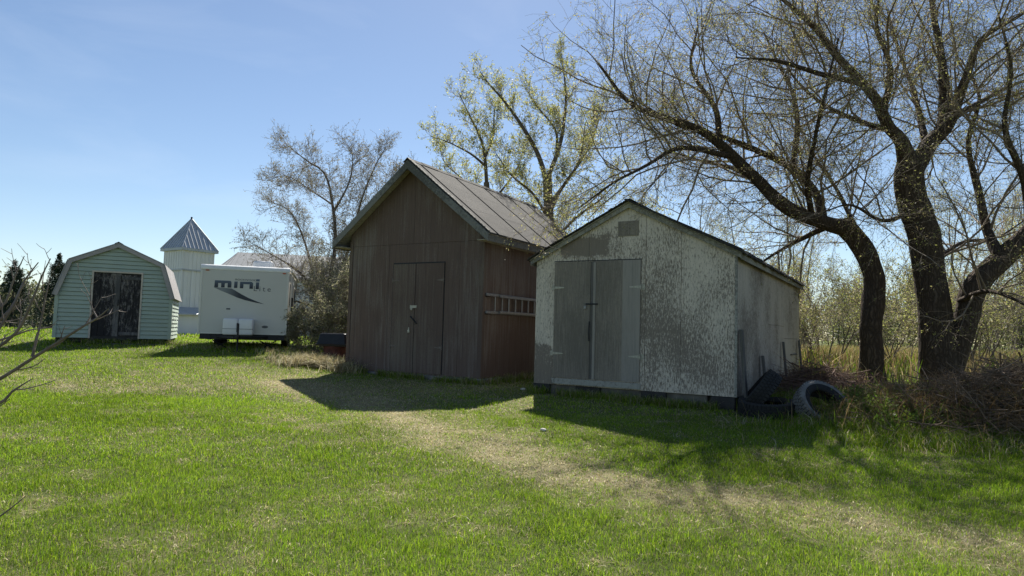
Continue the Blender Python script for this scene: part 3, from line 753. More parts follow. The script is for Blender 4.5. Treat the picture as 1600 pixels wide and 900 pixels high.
# graphics
G3 = lambda zx, zy: ((zx - 75) / 344 + .01, (692 + .035 * (zx - 75) - zy) / 344)
yg = (-.0045, -.0015)
def gpoly(pts, mat, name='lettering'):
    return MB().prism_y([G3(*p) for p in pts], *yg)
mm = MB()
for pts in ([(196, 200), (330, 204), (341, 215), (341, 268), (308, 268), (308, 226), (290, 226), (283, 232), (283, 267), (252, 266), (252, 226), (226, 226), (226, 265), (194, 264)],):
    mm.prism_y([G3(*p) for p in pts], *yg)
mm.prism_y([G3(*p) for p in [(366, 210), (395, 210), (393, 271), (364, 270)]], *yg)
mm.prism_y([G3(*p) for p in [(416, 211), (518, 212), (531, 224), (531, 278), (500, 277), (500, 236), (447, 234), (445, 274), (415, 273)]], *yg)
mm.prism_y([G3(*p) for p in [(556, 216), (584, 216), (584, 281), (555, 280)]], *yg)
mm.prism_y([G3(*p) for p in [(558, 186), (588, 187), (587, 208), (558, 207)]], *yg)
mm.build('lettering', M_gradblue, tt)
sw_ = [(187, 264), (345, 276), (372, 292), (430, 328), (500, 366), (570, 396), (640, 422), (560, 408), (470, 386), (400, 362), (330, 330), (250, 296)]
MB().prism_y([G3(*p) for p in sw_], *yg).build('swoosh_graphic', M_swoosh, tt)
def text(body, size, x, z, mat, parent, sx=1, y=-.004, space=1):
    cu = bpy.data.curves.new('lettering', 'FONT'); cu.body = body; cu.size = size; cu.extrude = .001; cu.space_character = space; cu.resolution_u = 3
    tmp = bpy.data.objects.new('lettering', cu); COL.objects.link(tmp)
    dg = bpy.context.evaluated_depsgraph_get(); me = bpy.data.meshes.new_from_object(tmp.evaluated_get(dg))
    bpy.data.objects.remove(tmp)
    me.transform(Matrix.Translation((x, y, z)) @ Matrix.Rotation(R(90), 4, 'X') @ Matrix.Diagonal((sx, 1, 1, 1)))
    me.materials.clear(); me.materials.append(mat)
    o = bpy.data.objects.new('lettering', me); COL.objects.link(o); o.parent = parent; return o
x, z = G3(372, 199); text('ROCKWOOD', .068, x, z, M_navy, tt, 1.3)
x, z = G3(534, 298); text('Lite', .20, x, z, M_greyvinyl, tt, 1.05, space=1.45)
x, z = G3(325, 467); MB().box((x - .05, -.006, z - .02), (x + .05, -.001, z + .02)).build('small_badge', M_greyvinyl, tt)
x, z = G3(655, 638); MB().lathe([(0, 0), (.035, 0), (.038, -.004), (0, -.004)], 16, Matrix.Translation((x, -.004, z)) @ Matrix.Rotation(R(90), 4, 'X') @ Matrix.Diagonal((2.2, 1, 1, 1))).build('oval_port', M_greyvinyl, tt)
# tongue, tank cover, chassis
pc = MB()
for x0 in (.685, 1.065):
    pc.box((x0, -.50, -.02), (x0 + .372, -.08, .42), bev=.045)
pc = pc.build('tank_cover', M_plastic, tt, True)
MB().box((1.035, -.52, .06), (1.085, -.49, .30), bev=.01).build('cover_latch', M_black, pc)
MB().box((.68, -.505, .14), (1.44, -.498, .15)).build('cover_seam', M_greyvinyl, pc)
ch = MB()
for s in (-1, 1):
    ch.tube([(TW / 2 + s * .85, .5, -.07), (TW / 2 + s * .05, -1.15, -.07)], .045, 4)
    ch.box((TW / 2 + s * .85 - .04, .0, -.16), (TW / 2 + s * .85 + .04, TLn - .1, -.004))
for y in (.1, 1.2, 2.4, 3.6, 4.7): ch.box((.15, y, -.12), (TW - .15, y + .05, -.03))
ch.box((.05, .02, -.15), (TW - .05, TLn - .05, -.006))
ch.build('chassis', M_black, tt)
MB().box((TW / 2 - .04, -1.35, -.10), (TW / 2 + .04, -1.1, -.02), bev=.01).build('coupler', M_black, tt)
MB().tube([(TW / 2, -1.0, -.42), (TW / 2, -1.0, .28)], .025, 8).box((TW / 2 - .07, -1.07, -.44), (TW / 2 + .07, -.93, -.42)).build('tongue_jack', M_black, tt)
for s, xc in ((-1, .55), (1, TW - .5)):
    j = MB()
    for t in (-1, 1):
        j.tube([(xc - t * .22, .3, -.17), (xc, .3, -.29), ], .015, 5).tube([(xc, .3, -.29), (xc + t * .0 - t * .2, .3, -.41)], .015, 5)
        j.tube([(xc - t * .22, .3, -.17), (xc + t * .2, .3, -.41)], .015, 5)
    j.box((xc - .25, .24, -.43), (xc + .25, .36, -.41)); j.build('stabiliser_jack', M_black, tt)
def wheel(parent, x, y, z, r=.33):
    w_ = MB().lathe([(r * .62, -.09), (r * .9, -.10), (r, -.06), (r, .06), (r * .9, .10), (r * .62, .09), (r * .62, -.09)], 24, Matrix.Translation((x, y, z)) @ Matrix.Rotation(R(90), 4, 'Y')).build('wheel', M_rubber, parent, True)
    MB().lathe([(0, -.04), (r * .3, -.05), (r * .6, -.02), (r * .62, .05), (0, .05)], 20, Matrix.Translation((x, y, z)) @ Matrix.Rotation(R(-90), 4, 'Y')).build('rim', M_plastic, w_, True)
for x in (.18, TW - .18):
    for y in (2.5, 3.25): wheel(tt, x, y, -.12)
# side windows, door, awning arm on both sides
for s, X in ((1, TW + .003), (-1, -.003)):
    def sb(name, y0, z0, y1, z1, mat, d=.02, par=None):
        a, b = sorted((X, X + s * d)); return MB().box((a, y0, z0), (b, y1, z1), bev=.006).build(name, mat, par or tt)
    wf = sb('side_window', .45, .85, 1.15, 1.45, M_black); sb('pane', .50, .90, 1.10, 1.40, M_glass, .026, wf)
    if s > 0:
        df = sb('entry_door', 1.5, .03, 2.15, 1.70, M_plastic, .025); sb('pane', 1.62, 1.0, 2.03, 1.5, M_glass, .032, df); sb('door_handle', 1.53, .75, 1.58, .90, M_black, .05, df)
        sb('grab_rail', 1.38, .6, 1.41, 1.1, M_black, .06)
    wf = sb('side_window', 2.9, .85, 4.0, 1.45, M_black); sb('pane', 2.95, .90, 3.95, 1.40, M_glass, .026, wf)
    sb('hatch_cover', .25, .08, .95, .42, M_plastic, .015)
    sb('stripe', .1, .55, 4.9, .60, M_greyvinyl, .006)
MB().tube([(TW + .05, .15, TH - .07), (TW + .05, TLn - .2, TH - .07)], .035, 10).build('awning_roll', M_alside, tt)
MB().box((TW + .03, .3, .3), (TW + .06, .34, TH - .1)).build('awning_arm', M_alside, tt)

# ------------------------------------------------------------------ TOWER BUILDING
tg = gz(-17, 34)
tw = thing('metal_tower', 'narrow white metal-clad tower with pointed grey roof behind the trailer', 'tower', (-16.94, 34.0, tg), R(56.5))
# local: x along right face (away), y along left face; the near corner is the origin
S = 1.78
def ribbed_wall(x0, x1, z0, z1, y, sgn, axis_='x', pitch=.225):
    b = MB(); b_ = (x0, x1)
    def bx_(u0, u1, w0, w1, za, zb):
        if axis_ == 'x': b.box((u0, min(w0, w1), za), (u1, max(w0, w1), zb))
        else: b.box((min(w0, w1), u0, za), (max(w0, w1), u1, zb))
    bx_(x0, x1, y, y + .03 * -sgn, z0, z1)
    u = x0 + pitch / 2
    while u < x1 - .02: bx_(u - .02, u + .02, y + sgn * .002, y + sgn * .02, z0, z1); u += pitch
    return b
zt = 5.43 - tg
for ax, y, sg in (('x', 0, -1), ('x', S, 1), ('y', 0, -1), ('y', S, 1)):
    ribbed_wall(.02, S - .02, 3.35, zt, y, sg, ax).build('upper_wall', M_metalwhite, tw)
    ribbed_wall(.06, S - .06, 0, 3.30, y - sg * .05, sg, ax).build('lower_wall', M_metalwhite, tw)
MB().box((-.03, -.03, 3.28), (S + .03, S + .03, 3.36)).build('band_flashing', M_metalgrey, tw)
for x in (-.02, S - .04):
    for y in (-.02, S - .04): MB().box((x, y, 0), (x + .06, y + .06, 3.28)).build('corner_trim', M_metalwhite, tw)
for x in (.55, 1.1): MB().box((x, -.0, .0), (x + .12, .05, 3.28)).build('door_jamb', M_metalwhite, tw)
# pyramid roof with ribs
o_ = .13; zr0 = zt; zap = 7.12 - tg; c0 = [(-o_, -o_), (S + o_, -o_), (S + o_, S + o_), (-o_, S + o_)]; ap = (S / 2, S / 2, zap)
rf = MB(); rf.add([(x, y, zr0) for x, y in c0] + [(x, y, zr0 - .12) for x, y in c0] + [ap], [(0, 1, 8), (1, 2, 8), (2, 3, 8), (3, 0, 8), (4, 5, 1, 0), (5, 6, 2, 1), (6, 7, 3, 2), (7, 4, 0, 3), (7, 6, 5, 4)])
rf = rf.build('roof', M_metalgrey, tw)
rbs = MB()
for i in range(4):
    a = Vector((*c0[i], zr0)); b = Vector((*c0[(i + 1) % 4], zr0)); A = Vector(ap); mid = (a + b) / 2
    nr = 9
    for k in range(1, nr):
        t = k / nr; p = a.lerp(b, t); f = 1 - abs(2 * t - 1)     # rib runs straight up the slope until the hip
        q = p + (A - mid) * f
        rbs.tube([p + Vector((0, 0, .012)), q + Vector((0, 0, .012))], .022, 4)
    rbs.tube([a + Vector((0, 0, .01)), A + Vector((0, 0, .01))], .035, 5)
rbs.build('roof_rib', M_metalgrey, rf)
MB().tube([(S / 2, S / 2, zap - .1), (S / 2, S / 2, zap + .10)], .05, 6).build('finial', M_black, rf)
# low lean-to around the foot
lz = 2.38 - tg
MB().box((-.55, -.55, 0), (S + 1.6, -.5, lz - .35)).box((-.55, -.5, 0), (-.5, S + .4, lz - .35)).box((S + 1.55, -.5, 0), (S + 1.6, S + .4, lz - .35)).build('lean_to_wall', M_metalwhite, tw)
lr = MB(); lr.add([(-.7, -.7, lz - .35), (S + 1.75, -.7, lz - .35), (S + 1.75, .0, lz), (-.0, .0, lz), (-.7, S + .5, lz - .35), (0, S + .5, lz)], [(0, 1, 2, 3), (0, 3, 5, 4)])
lr.add([(-.7, -.7, lz - .41), (S + 1.75, -.7, lz - .41), (S + 1.75, .0, lz - .05), (-.0, .0, lz - .05), (-.7, S + .5, lz - .41), (0, S + .5, lz - .05)], [(3, 2, 1, 0), (4, 5, 3, 0)])
lr.add([(-.7, -.7, lz - .41), (S + 1.75, -.7, lz - .41), (S + 1.75, -.7, lz - .35), (-.7, -.7, lz - .35), (-.7, S + .5, lz - .41), (-.7, S + .5, lz - .35)], [(0, 1, 2, 3), (4, 0, 3, 5)])
lr.build('lean_to_roof', M_metalgrey, tw)

# barn behind
bg_ = gz(-18, 46)
bn = thing('metal_barn', 'long barn with pale grey metal roof showing over the trailer', 'barn', (-20.3, 45, bg_), R(12))
BLN = 12; BD = 7; ez = 4.9 - bg_; rz_ = 6.85 - bg_
MB().box((0, 0, 0), (BLN, BD, ez)).build('wall', M_barnwall, bn)
br = MB(); br.add([(-.3, -.4, ez - .1), (BLN + .3, -.4, ez - .1), (BLN - .3, BD / 2, rz_), (.9, BD / 2, rz_), (-.3, BD + .4, ez - .1), (BLN + .3, BD + .4, ez - .1)], [(0, 1, 2, 3), (5, 4, 3, 2), (4, 0, 3), (1, 5, 2)])
br = br.build('roof', M_barnroof, bn)
rr = MB()
for k in range(30):
    x = -.1 + k * .41; rr.tube([(x, -.4, ez - .085), (min(max(x, .9), BLN - .3), BD / 2, rz_ + .015)], .02, 4)
rr.build('roof_rib', M_barnroof, br)
for k in range(3): 
    f_ = MB().box((2 + k * 3.5, -.04, 1.2), (3 + k * 3.5, .01, 2.0)).build('window', M_plastic, bn); MB().box((2.08 + k * 3.5, -.05, 1.28), (2.92 + k * 3.5, -.042, 1.92)).build('pane', M_glass, f_)

# ------------------------------------------------------------------ DRUM WITH TUB
bx, by = -4.42, 16.9; bz = gz(bx, by)
dr = thing('oil_drum', 'rusty red drum standing in dead grass left of the brown shed', 'drum', (bx, by, bz), 0)
MB().lathe([(0, 0), (.29, 0), (.30, .02), (.29, .03), (.29, .20), (.302, .215), (.29, .23), (.29, .42), (.302, .435), (.29, .45), (.29, .50), (.30, .52), (.27, .52), (0, .51)], 28).build('drum_shell', M_red, dr, True)
tb = thing('plastic_tub', 'upturned black plastic tub resting on the red drum', 'tub', (bx, by, bz + .46), R(-8))
t_ = MB(); v = []
for z, a, b in ((0, .42, .31), (.05, .43, .32), (.055, .40, .29), (.30, .34, .23), (.325, .31, .20)):
    for sx, sy in ((-1, -1), (1, -1), (1, 1), (-1, 1)):
        for k in range(3):
            an = math.atan2(sy, sx) + (k - 1) * R(30); v.append((sx * (a - .06) + .06 * math.cos(an) , sy * (b - .06) + .06 * math.sin(an), z))
f = []; n = 12
for i in range(4):
    for k in range(n): f.append((i * n + k, i * n + (k + 1) % n, (i + 1) * n + (k + 1) % n, (i + 1) * n + k))
f.append(tuple(4 * n + k for k in range(n)))
t_.add(v, f); t_.build('tub_shell', M_tub, tb)

# ------------------------------------------------------------------ TYRES
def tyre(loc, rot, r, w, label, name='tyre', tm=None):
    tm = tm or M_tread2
    o = thing(name, label, 'tyre', loc, 0, 'old tyres beside the white shed'); o.rotation_euler = rot
    h = w / 2
    MB().lathe([(r * .56, -h * .55), (r * .60, -h * .85), (r * .78, -h), (r * .93, -h * .9), (r * .97, -h * .6), (r * .97, h * .6), (r * .93, h * .9), (r * .78, h), (r * .60, h * .85), (r * .56, h * .55), (r * .62, h * .45), (r * .90, h * .7), (r * .90, -h * .7), (r * .62, -h * .45), (r * .56, -h * .55)], 48).build('carcass', M_rubber, o, True)
    t = MB(); n = 44
    for k in range(n):
        for j, (z0, z1) in enumerate(((-h * .92, -h * .42), (-h * .34, .0 - .006), (.006, h * .34), (h * .42, h * .92))):
            a = 2 * math.pi * (k + .5 * (j % 2)) / n; mt = Matrix.Rotation(a, 4, 'Z')
            ro = r * (1.0 if j in (1, 2) else .985)
            t.box((r * (.955 if j in (1, 2) else .92), -r * .052, z0), (ro, r * .052, z1), mt)
    t.build('tread', tm, o)
    for s in (-1, 1):
        MB().lathe([(r * .80, s * (h + .004)), (r * .82, s * (h + .006)), (r * .92, s * (h * .93 + .006)), (r * .93, s * (h * .9))], 48).build('sidewall_band', tm, o, True)
    return o
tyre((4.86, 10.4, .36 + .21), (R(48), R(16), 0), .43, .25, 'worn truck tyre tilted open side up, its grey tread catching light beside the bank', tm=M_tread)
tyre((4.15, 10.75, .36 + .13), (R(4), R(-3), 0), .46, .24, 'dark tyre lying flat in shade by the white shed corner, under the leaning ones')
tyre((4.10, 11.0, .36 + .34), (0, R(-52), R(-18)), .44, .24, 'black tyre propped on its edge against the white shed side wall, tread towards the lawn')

# ------------------------------------------------------------------ TREES
def nrm(v): return v / np.maximum(np.linalg.norm(v, axis=-1, keepdims=True), 1e-9)
def resample(P, K):
    P = np.asarray(P, float); 
    # Catmull-Rom through P
    Q = np.concatenate([[2 * P[0] - P[1]], P, [2 * P[-1] - P[-2]]]); out = []
    for i in range(1, len(Q) - 2):
        for t in np.linspace(0, 1, 8, endpoint=False):
            a, b, c, d = Q[i - 1], Q[i], Q[i + 1], Q[i + 2]
            out.append(.5 * ((2 * b) + (-a + c) * t + (2 * a - 5 * b + 4 * c - d) * t * t + (-a + 3 * b - 3 * c + d) * t ** 3))
    out.append(P[-1]); out = np.array(out); L = np.concatenate([[0], np.cumsum(np.linalg.norm(np.diff(out, axis=0), axis=1))])
    s = np.linspace(0, L[-1], K); return np.stack([np.interp(s, L, out[:, k]) for k in range(3)], 1)
def grow(P, Rd, per, length, ang, t0=.15, K=6, up=.15, wander=.25, rf=.55, taper=.25, lenfall=.5, r=None, flat=None, rmin=.0022):
    """children of the polylines P (N,K0,3), vectorised"""
    N, K0, _ = P.shape; n = N * per
    par = np.repeat(np.arange(N), per); t = t0 + (1 - t0) * (np.tile(np.arange(per), N) + rng.uniform(0, 1, n)) / per
    t = np.clip(t, 0, .995); ft = t * (K0 - 1); i = ft.astype(int); fr = (ft - i)[:, None]
    p = P[par, i] * (1 - fr) + P[par, i + 1] * fr; rr = (Rd[par, i] * (1 - fr[:, 0]) + Rd[par, i + 1] * fr[:, 0])
    tg_ = nrm(P[par, i + 1] - P[par, i]); rv = rng.normal(size=(n, 3)); pe = nrm(rv - tg_ * np.sum(rv * tg_, 1, keepdims=True))
    a = R(1) * rng.uniform(ang[0], ang[1], n)[:, None]; d = nrm(tg_ * np.cos(a) + pe * np.sin(a))
    plen = np.linalg.norm(np.diff(P, axis=1), axis=2).sum(1)[par]
    L = rng.uniform(length[0], length[1], n) * (1 - lenfall * t)
    if length[1] <= 1.5 and r == 'rel': L = L * plen
    step = (L / (K - 1))[:, None]; pts = [p]
    for k in range(K - 1):
        d = nrm(d + rng.normal(size=(n, 3)) * wander + np.array([0, 0, up])); p = p + d * step; pts.append(p)
    C = np.stack(pts, 1); r0 = np.maximum(np.minimum(np.minimum(rr * rf, rr * .9), L * .0082 + .002), rmin)
    RR = r0[:, None] * np.linspace(1, taper, K)[None]; RR = np.maximum(RR, rmin * .6)
    return C, RR
def tubes(P, Rd, S):
    N, K, _ = P.shape
    T_ = np.empty_like(P); T_[:, 1:-1] = P[:, 2:] - P[:, :-2]; T_[:, 0] = P[:, 1] - P[:, 0]; T_[:, -1] = P[:, -1] - P[:, -2]; T_ = nrm(T_)
    ref = np.where(np.abs(T_[:, :1, 2:3]) > .9, np.array([1., 0, 0]), np.array([0, 0, 1.])); ref = np.broadcast_to(ref, T_.shape)
    a = nrm(np.cross(T_, ref)); b = np.cross(T_, a)
    th = np.arange(S) * 2 * np.pi / S
    V = P[:, :, None] + Rd[:, :, None, None] * (a[:, :, None] * np.cos(th)[:, None] + b[:, :, None] * np.sin(th)[:, None])
    V = V.reshape(-1, 3); base = (np.arange(N) * K * S)[:, None, None] + (np.arange(K - 1) * S)[None, :, None]
    k = np.arange(S)[None, None]; k2 = (k + 1) % S
    Q = np.stack([base + k, base + k2, base + S + k2, base + S + k], -1).reshape(-1, 4)
    return V, Q
def cat_tubes(lst):
    V = []; Q = []; o = 0
    for P, Rd, S in lst:
        v, q = tubes(P, Rd, S); V.append(v); Q.append(q + o); o += len(v)
    return np.concatenate(V), np.concatenate(Q)
def leaves(P, n, size, cols, aspect=.45, droop=.2, spread=.03):
    N, K, _ = P.shape; m = N * n; par = np.repeat(np.arange(N), n); ft = rng.uniform(.15, .999, m) * (K - 1); i = ft.astype(int); fr = (ft - i)[:, None]
    p = P[par, i] * (1 - fr) + P[par, i + 1] * fr + rng.normal(size=(m, 3)) * spread
    d = nrm(nrm(P[par, i + 1] - P[par, i]) * .6 + rng.normal(size=(m, 3)) * .8 - np.array([0, 0, droop])); s = nrm(np.cross(d, rng.normal(size=(m, 3))))
    L = (size * rng.uniform(.5, 1.4, m))[:, None]; w = L * aspect / 2
    V = np.stack([p, p + d * L * .5 + s * w, p + d * L, p + d * L * .5 - s * w], 1).reshape(-1, 3)
    Q = np.arange(m)[:, None] * 4 + np.arange(4)[None]
    c = np.asarray(cols)[rng.integers(0, len(cols), m)] * rng.uniform(.6, 1.3, (m, 1)); return V, Q, np.repeat(c, 4, 0)
def gnarl(V, amt, sc, seed=0):
    a = V[:, 0] * sc; b = V[:, 1] * sc; c = V[:, 2] * sc * .45
    dx = fbm(a + c, b - c, seed, 3) - .5; dy = fbm(b + c + 9, a + 3, seed + 5, 3) - .5
    V = V.copy(); V[:, 0] += dx * amt; V[:, 1] += dy * amt; return V

def limb_obj(P, Rd, parent, name='limb', S=14, mat=None, amt=.06):
    v, q = tubes(P[None], Rd[None], S); v = gnarl(v, amt, 5, 3)
    return raw_mesh(name, v - np.array(parent.location), q, mats=[mat or M_bark], parent=parent, smooth=True)

def poly_px(pts, base=None):
    """[(x, y, D, radius)] -> world polyline"""
    P = np.array([tuple(px(a, b, D)) for a, b, D, r in pts]); Rr = np.array([r for *_, r in pts], float)
    K = max(8, len(pts) * 4); Q = resample(P, K)
    L = np.concatenate([[0], np.cumsum(np.linalg.norm(np.diff(P, axis=0), axis=1))])
    return Q, np.interp(np.linspace(0, L[-1], K), L, Rr)

WLEAF = [(.30, .31, .09), (.36, .34, .13), (.25, .26, .09), (.36, .30, .16)]
def tree_from(name, label, cat, base, trunk, limbs, sub=(9, 6, 5), lens=((1.0, 2.6), (.5, 1.3), (.25, .6)), leafn=3, leafs=.035, cols=WLEAF, up=(.05, .0, -.03), mat=M_bark, twig=M_twig, tmin=.18, group=None, trunkS=18, trunk_off=None, rmin=.0035, leaf_spread=.02, ang=((25, 70), (25, 75), (20, 70)), gn=.07, aspect=.45, trunk_sub=0):
    root = thing(name, label, cat, base, 0, group); off = np.array(base)
    for Pt, Rt in trunk: 
        v, q = tubes(Pt[None], Rt[None], trunkS); v = gnarl(v, gn, 4, 7)
        raw_mesh('trunk', v - off, q, mats=[mat], parent=root, smooth=True)
    for Pl, Rl in limbs:
        v, q = tubes(Pl[None], Rl[None], 12); v = gnarl(v, gn * .5, 5, 3)
        raw_mesh('limb', v - off, q, mats=[mat], parent=root, smooth=True)
    tub = []; tips = []
    src = list(limbs)
    for Pl, Rl in src:
        L = np.linalg.norm(np.diff(Pl, axis=0), axis=1).sum()
        n0 = max(2, int(sub[0] * L / 3))
        A, RA = grow(Pl[None], Rl[None], n0, lens[0], ang[0], tmin, 8, up[0], .16, .5, .3, .35, rmin=rmin)
        # the limb's own end goes on as a branch
        B, RB = grow(A, RA, sub[1], lens[1], ang[1], .12, 6, up[1], .2, .55, .4, .35, rmin=rmin)
        C, RC = grow(B, RB, sub[2], lens[2], ang[2], .1, 4, up[2], .22, .6, .5, .3, rmin=rmin * .8)
        tub += [(A, RA, 6), (B, RB, 4), (C, RC, 3)]; tips.append(C); tips.append(B[:, -4:])
    V, Q = cat_tubes(tub)
    raw_mesh('crown', V - off, Q, mats=[twig], parent=root)
    if leafn:
        lv = [leaves(t, leafn, leafs, cols, spread=leaf_spread, aspect=aspect) for t in tips]
        V, Q, _, C = cat_geo([(a, b, None, c) for a, b, c in lv])
        raw_mesh('leaves', V - off, Q, mats=[M_leaf], parent=root, colors=C)
    return root

# big willow, trunk bending left over the white shed
t1 = [(1363, 605, 16.5, .34), (1362, 560, 16.5, .27), (1361, 500, 16.5, .25), (1366, 440, 16.5, .26), (1352, 395, 16.4, .24), (1328, 362, 16.3, .24), (1318, 352, 16.2, .22)]
L1 = [[(1322, 356, 16.2, .22), (1291, 349, 16.0, .17), (1229, 324, 15.6, .165), (1180, 278, 15.2, .13), (1127, 227, 14.9, .115), (1087, 200, 14.6, .085), (989, 164, 14.0, .055), (935, 98, 13.6, .02)],
      [(1286, 348, 16.0, .13), (1278, 310, 16.4, .11), (1262, 284, 16.6, .095), (1229, 258, 16.4, .085), (1189, 238, 15.9, .07), (1135, 216, 15.5, .055), (1060, 196, 15.2, .04), (985, 150, 14.9, .02)],
      [(1238, 262, 16.4, .08), (1246, 195, 16.6, .065), (1239, 147, 16.8, .05), (1220, 107, 16.8, .035), (1193, 50, 16.6, .018)],
      [(1124, 226, 14.9, .085), (1118, 170, 15.2, .06), (1080, 107, 15.4, .04), (1091, 40, 15.5, .018)],
      [(1135, 243, 14.9, .07), (1064, 231, 14.2, .05), (1011, 258, 13.6, .035), (953, 289, 13.2, .022), (905, 325, 13.0, .01)],
      [(1300, 350, 16.1, .09), (1255, 372, 16.9, .06), (1205, 400, 17.6, .035), (1150, 440, 18.2, .015)],
      [(1268, 338, 16.0, .08), (1262, 280, 14.8, .06), (1275, 210, 14.0, .045), (1290, 140, 13.4, .03), (1310, 60, 13.0, .015)],
      [(1200, 300, 15.4, .07), (1150, 265, 16.6, .05), (1090, 250, 17.8, .035), (1030, 230, 18.6, .015)],
      [(1356, 400, 16.4, .08), (1310, 300, 18.0, .05), (1270, 240, 19.2, .03), (1240, 170, 20, .012)]]
p0 = px(1363, 600, 16.5); base1 = (p0.x, p0.y, gz(p0.x, p0.y) - .05)
tree_from('willow_tree', 'old willow whose dark trunk bends left and spreads limbs over the white shed', 'tree', base1,
          [poly_px(t1)], [poly_px(l) for l in L1], sub=(15, 7, 7), lens=((1.0, 3.9), (.5, 1.6), (.25, .75)), leafn=4, leafs=.042, up=(.05, -.01, -.09), tmin=.10)
# big willow with two stout stems
t2 = [(1470, 620, 15.5, .52), (1466, 570, 15.5, .42), (1462, 500, 15.5, .36), (1452, 430, 15.5, .33), (1441, 360, 15.4, .34), (1424, 310, 15.3, .32), (1420, 265, 15.2, .30), (1424, 240, 15.2, .22)]
t2b = [(1474, 600, 15.4, .30), (1490, 560, 15.4, .26), (1511, 495, 15.3, .25), (1524, 447, 15.2, .26), (1569, 402, 15.0, .23), (1604, 368, 14.8, .20), (1680, 300, 14.4, .16), (1790, 200, 14.0, .10), (1850, 80, 13.8, .04)]
L2 = [[(1420, 262, 15.2, .24), (1408, 220, 15.0, .15), (1388, 198, 14.9, .13), (1365, 150, 14.6, .105), (1310, 90, 14.3, .08), (1268, 38, 14.0, .06), (1200, -20, 13.6, .03), (1150, -70, 13.4, .012)],
      [(1432, 262, 15.2, .20), (1452, 225, 15.3, .18), (1476, 190, 15.4, .16), (1471, 89, 15.6, .085), (1455, 0, 15.8, .05), (1450, -110, 16.0, .02)],
      [(1462, 215, 15.3, .17), (1484, 190, 15.2, .13), (1513, 111, 14.9, .085), (1535, 60, 14.7, .06), (1600, 20, 14.4, .03), (1680, -40, 14.0, .012)],
      [(1400, 205, 15.0, .08), (1350, 192, 15.6, .06), (1290, 165, 16.2, .045), (1240, 120, 16.8, .03), (1210, 60, 17.2, .012)],
      [(1380, 175, 14.8, .08), (1392, 110, 14.2, .06), (1370, 40, 13.8, .04), (1380, -40, 13.5, .02)],
      [(1480, 190, 15.3, .09), (1530, 160, 16.4, .06), (1590, 130, 17.2, .04), (1660, 110, 17.8, .015)],
      [(1345, 130, 14.5, .07), (1280, 115, 13.8, .05), (1215, 95, 13.2, .035), (1150, 90, 12.8, .012)],
      [(1448, 235, 15.3, .09), (1430, 150, 16.6, .06), (1405, 80, 17.6, .045), (1385, 10, 18.2, .02)],
      [(1560, 398, 15.0, .13), (1542, 358, 15.4, .10), (1529, 300, 15.8, .085), (1513, 222, 16.2, .06), (1530, 150, 16.5, .04), (1500, 90, 16.8, .015)],
      [(1612, 360, 14.8, .11), (1600, 280, 14.2, .08), (1570, 200, 13.8, .055), (1580, 110, 13.5, .035), (1560, 20, 13.2, .015)],
      [(1500, 470, 15.3, .07), (1540, 455, 14.2, .045), (1590, 470, 13.2, .03), (1650, 510, 12.6, .012)],
      [(1426, 330, 15.3, .07), (1380, 345, 14.6, .04), (1330, 320, 14.0, .025), (1290, 330, 13.6, .01)],
      [(1452, 420, 15.4, .07), (1500, 380, 16.4, .045), (1560, 370, 17.2, .03), (1620, 330, 17.8, .012)]]
p0 = px(1470, 600, 15.5); base2 = (p0.x, p0.y, gz(p0.x, p0.y) - .05)
tree_from('willow_tree', 'largest willow, a thick forked trunk with a second stem leaning right', 'tree', base2,
          [poly_px(t2), poly_px(t2b)], [poly_px(l) for l in L2], sub=(14, 7, 7), lens=((1.0, 4.0), (.5, 1.6), (.25, .75)), leafn=4, leafs=.042, up=(.08, .0, -.07), tmin=.10)

# leafing trees behind the brown shed
YL = [(.46, .46, .15), (.40, .42, .12), (.50, .46, .20), (.34, .36, .11)]
tB = [(868, 520, 24, .26), (862, 430, 24, .22), (858, 350, 24, .19), (855, 272, 24, .16)]
LB = [[(856, 290, 24, .13), (840, 240, 23.8, .11), (813, 193, 23.4, .085), (787, 157, 23.1, .06), (765, 132, 22.9, .04), (750, 112, 22.8, .015)],
      [(857, 275, 24, .12), (873, 233, 24.2, .10), (881, 193, 24.4, .08), (884, 143, 24.6, .055), (877, 84, 24.7, .015)],
      [(870, 240, 24.2, .08), (868, 203, 25, .06), (842, 170, 25.6, .04), (822, 140, 26, .015)],
      [(858, 320, 24, .10), (895, 270, 24.6, .07), (925, 220, 25, .05), (945, 150, 25.4, .015)],
      [(860, 350, 24, .09), (835, 305, 23, .06), (800, 275, 22.4, .04), (775, 240, 22, .015)],
      [(860, 330, 24, .09), (880, 290, 22.8, .06), (905, 250, 22, .04), (915, 190, 21.5, .015)],
      [(862, 380, 24, .09), (900, 340, 23.5, .06), (940, 310, 23, .03), (975, 270, 22.6, .012)]]
p0 = px(868, 520, 24)
tree_from('leafing_tree', 'tree in young yellow-green leaf rising highest behind the brown shed roof', 'tree', (p0.x, p0.y, gz(p0.x, p0.y) - .05),
          [poly_px(tB)], [(P_[0], P_[1] * .75) for P_ in map(poly_px, LB)], sub=(14, 6, 5), lens=((.5, 1.3), (.35, .75), (.2, .4)), leafn=4, leafs=.062, cols=YL, up=(.16, .12, .1), mat=M_barkthin, twig=M_twig, rmin=.005, gn=.03, aspect=.6)
tC = [(772, 520, 25, .18), (768, 420, 25, .15), (763, 330, 25, .13), (760, 285, 25, .11)]
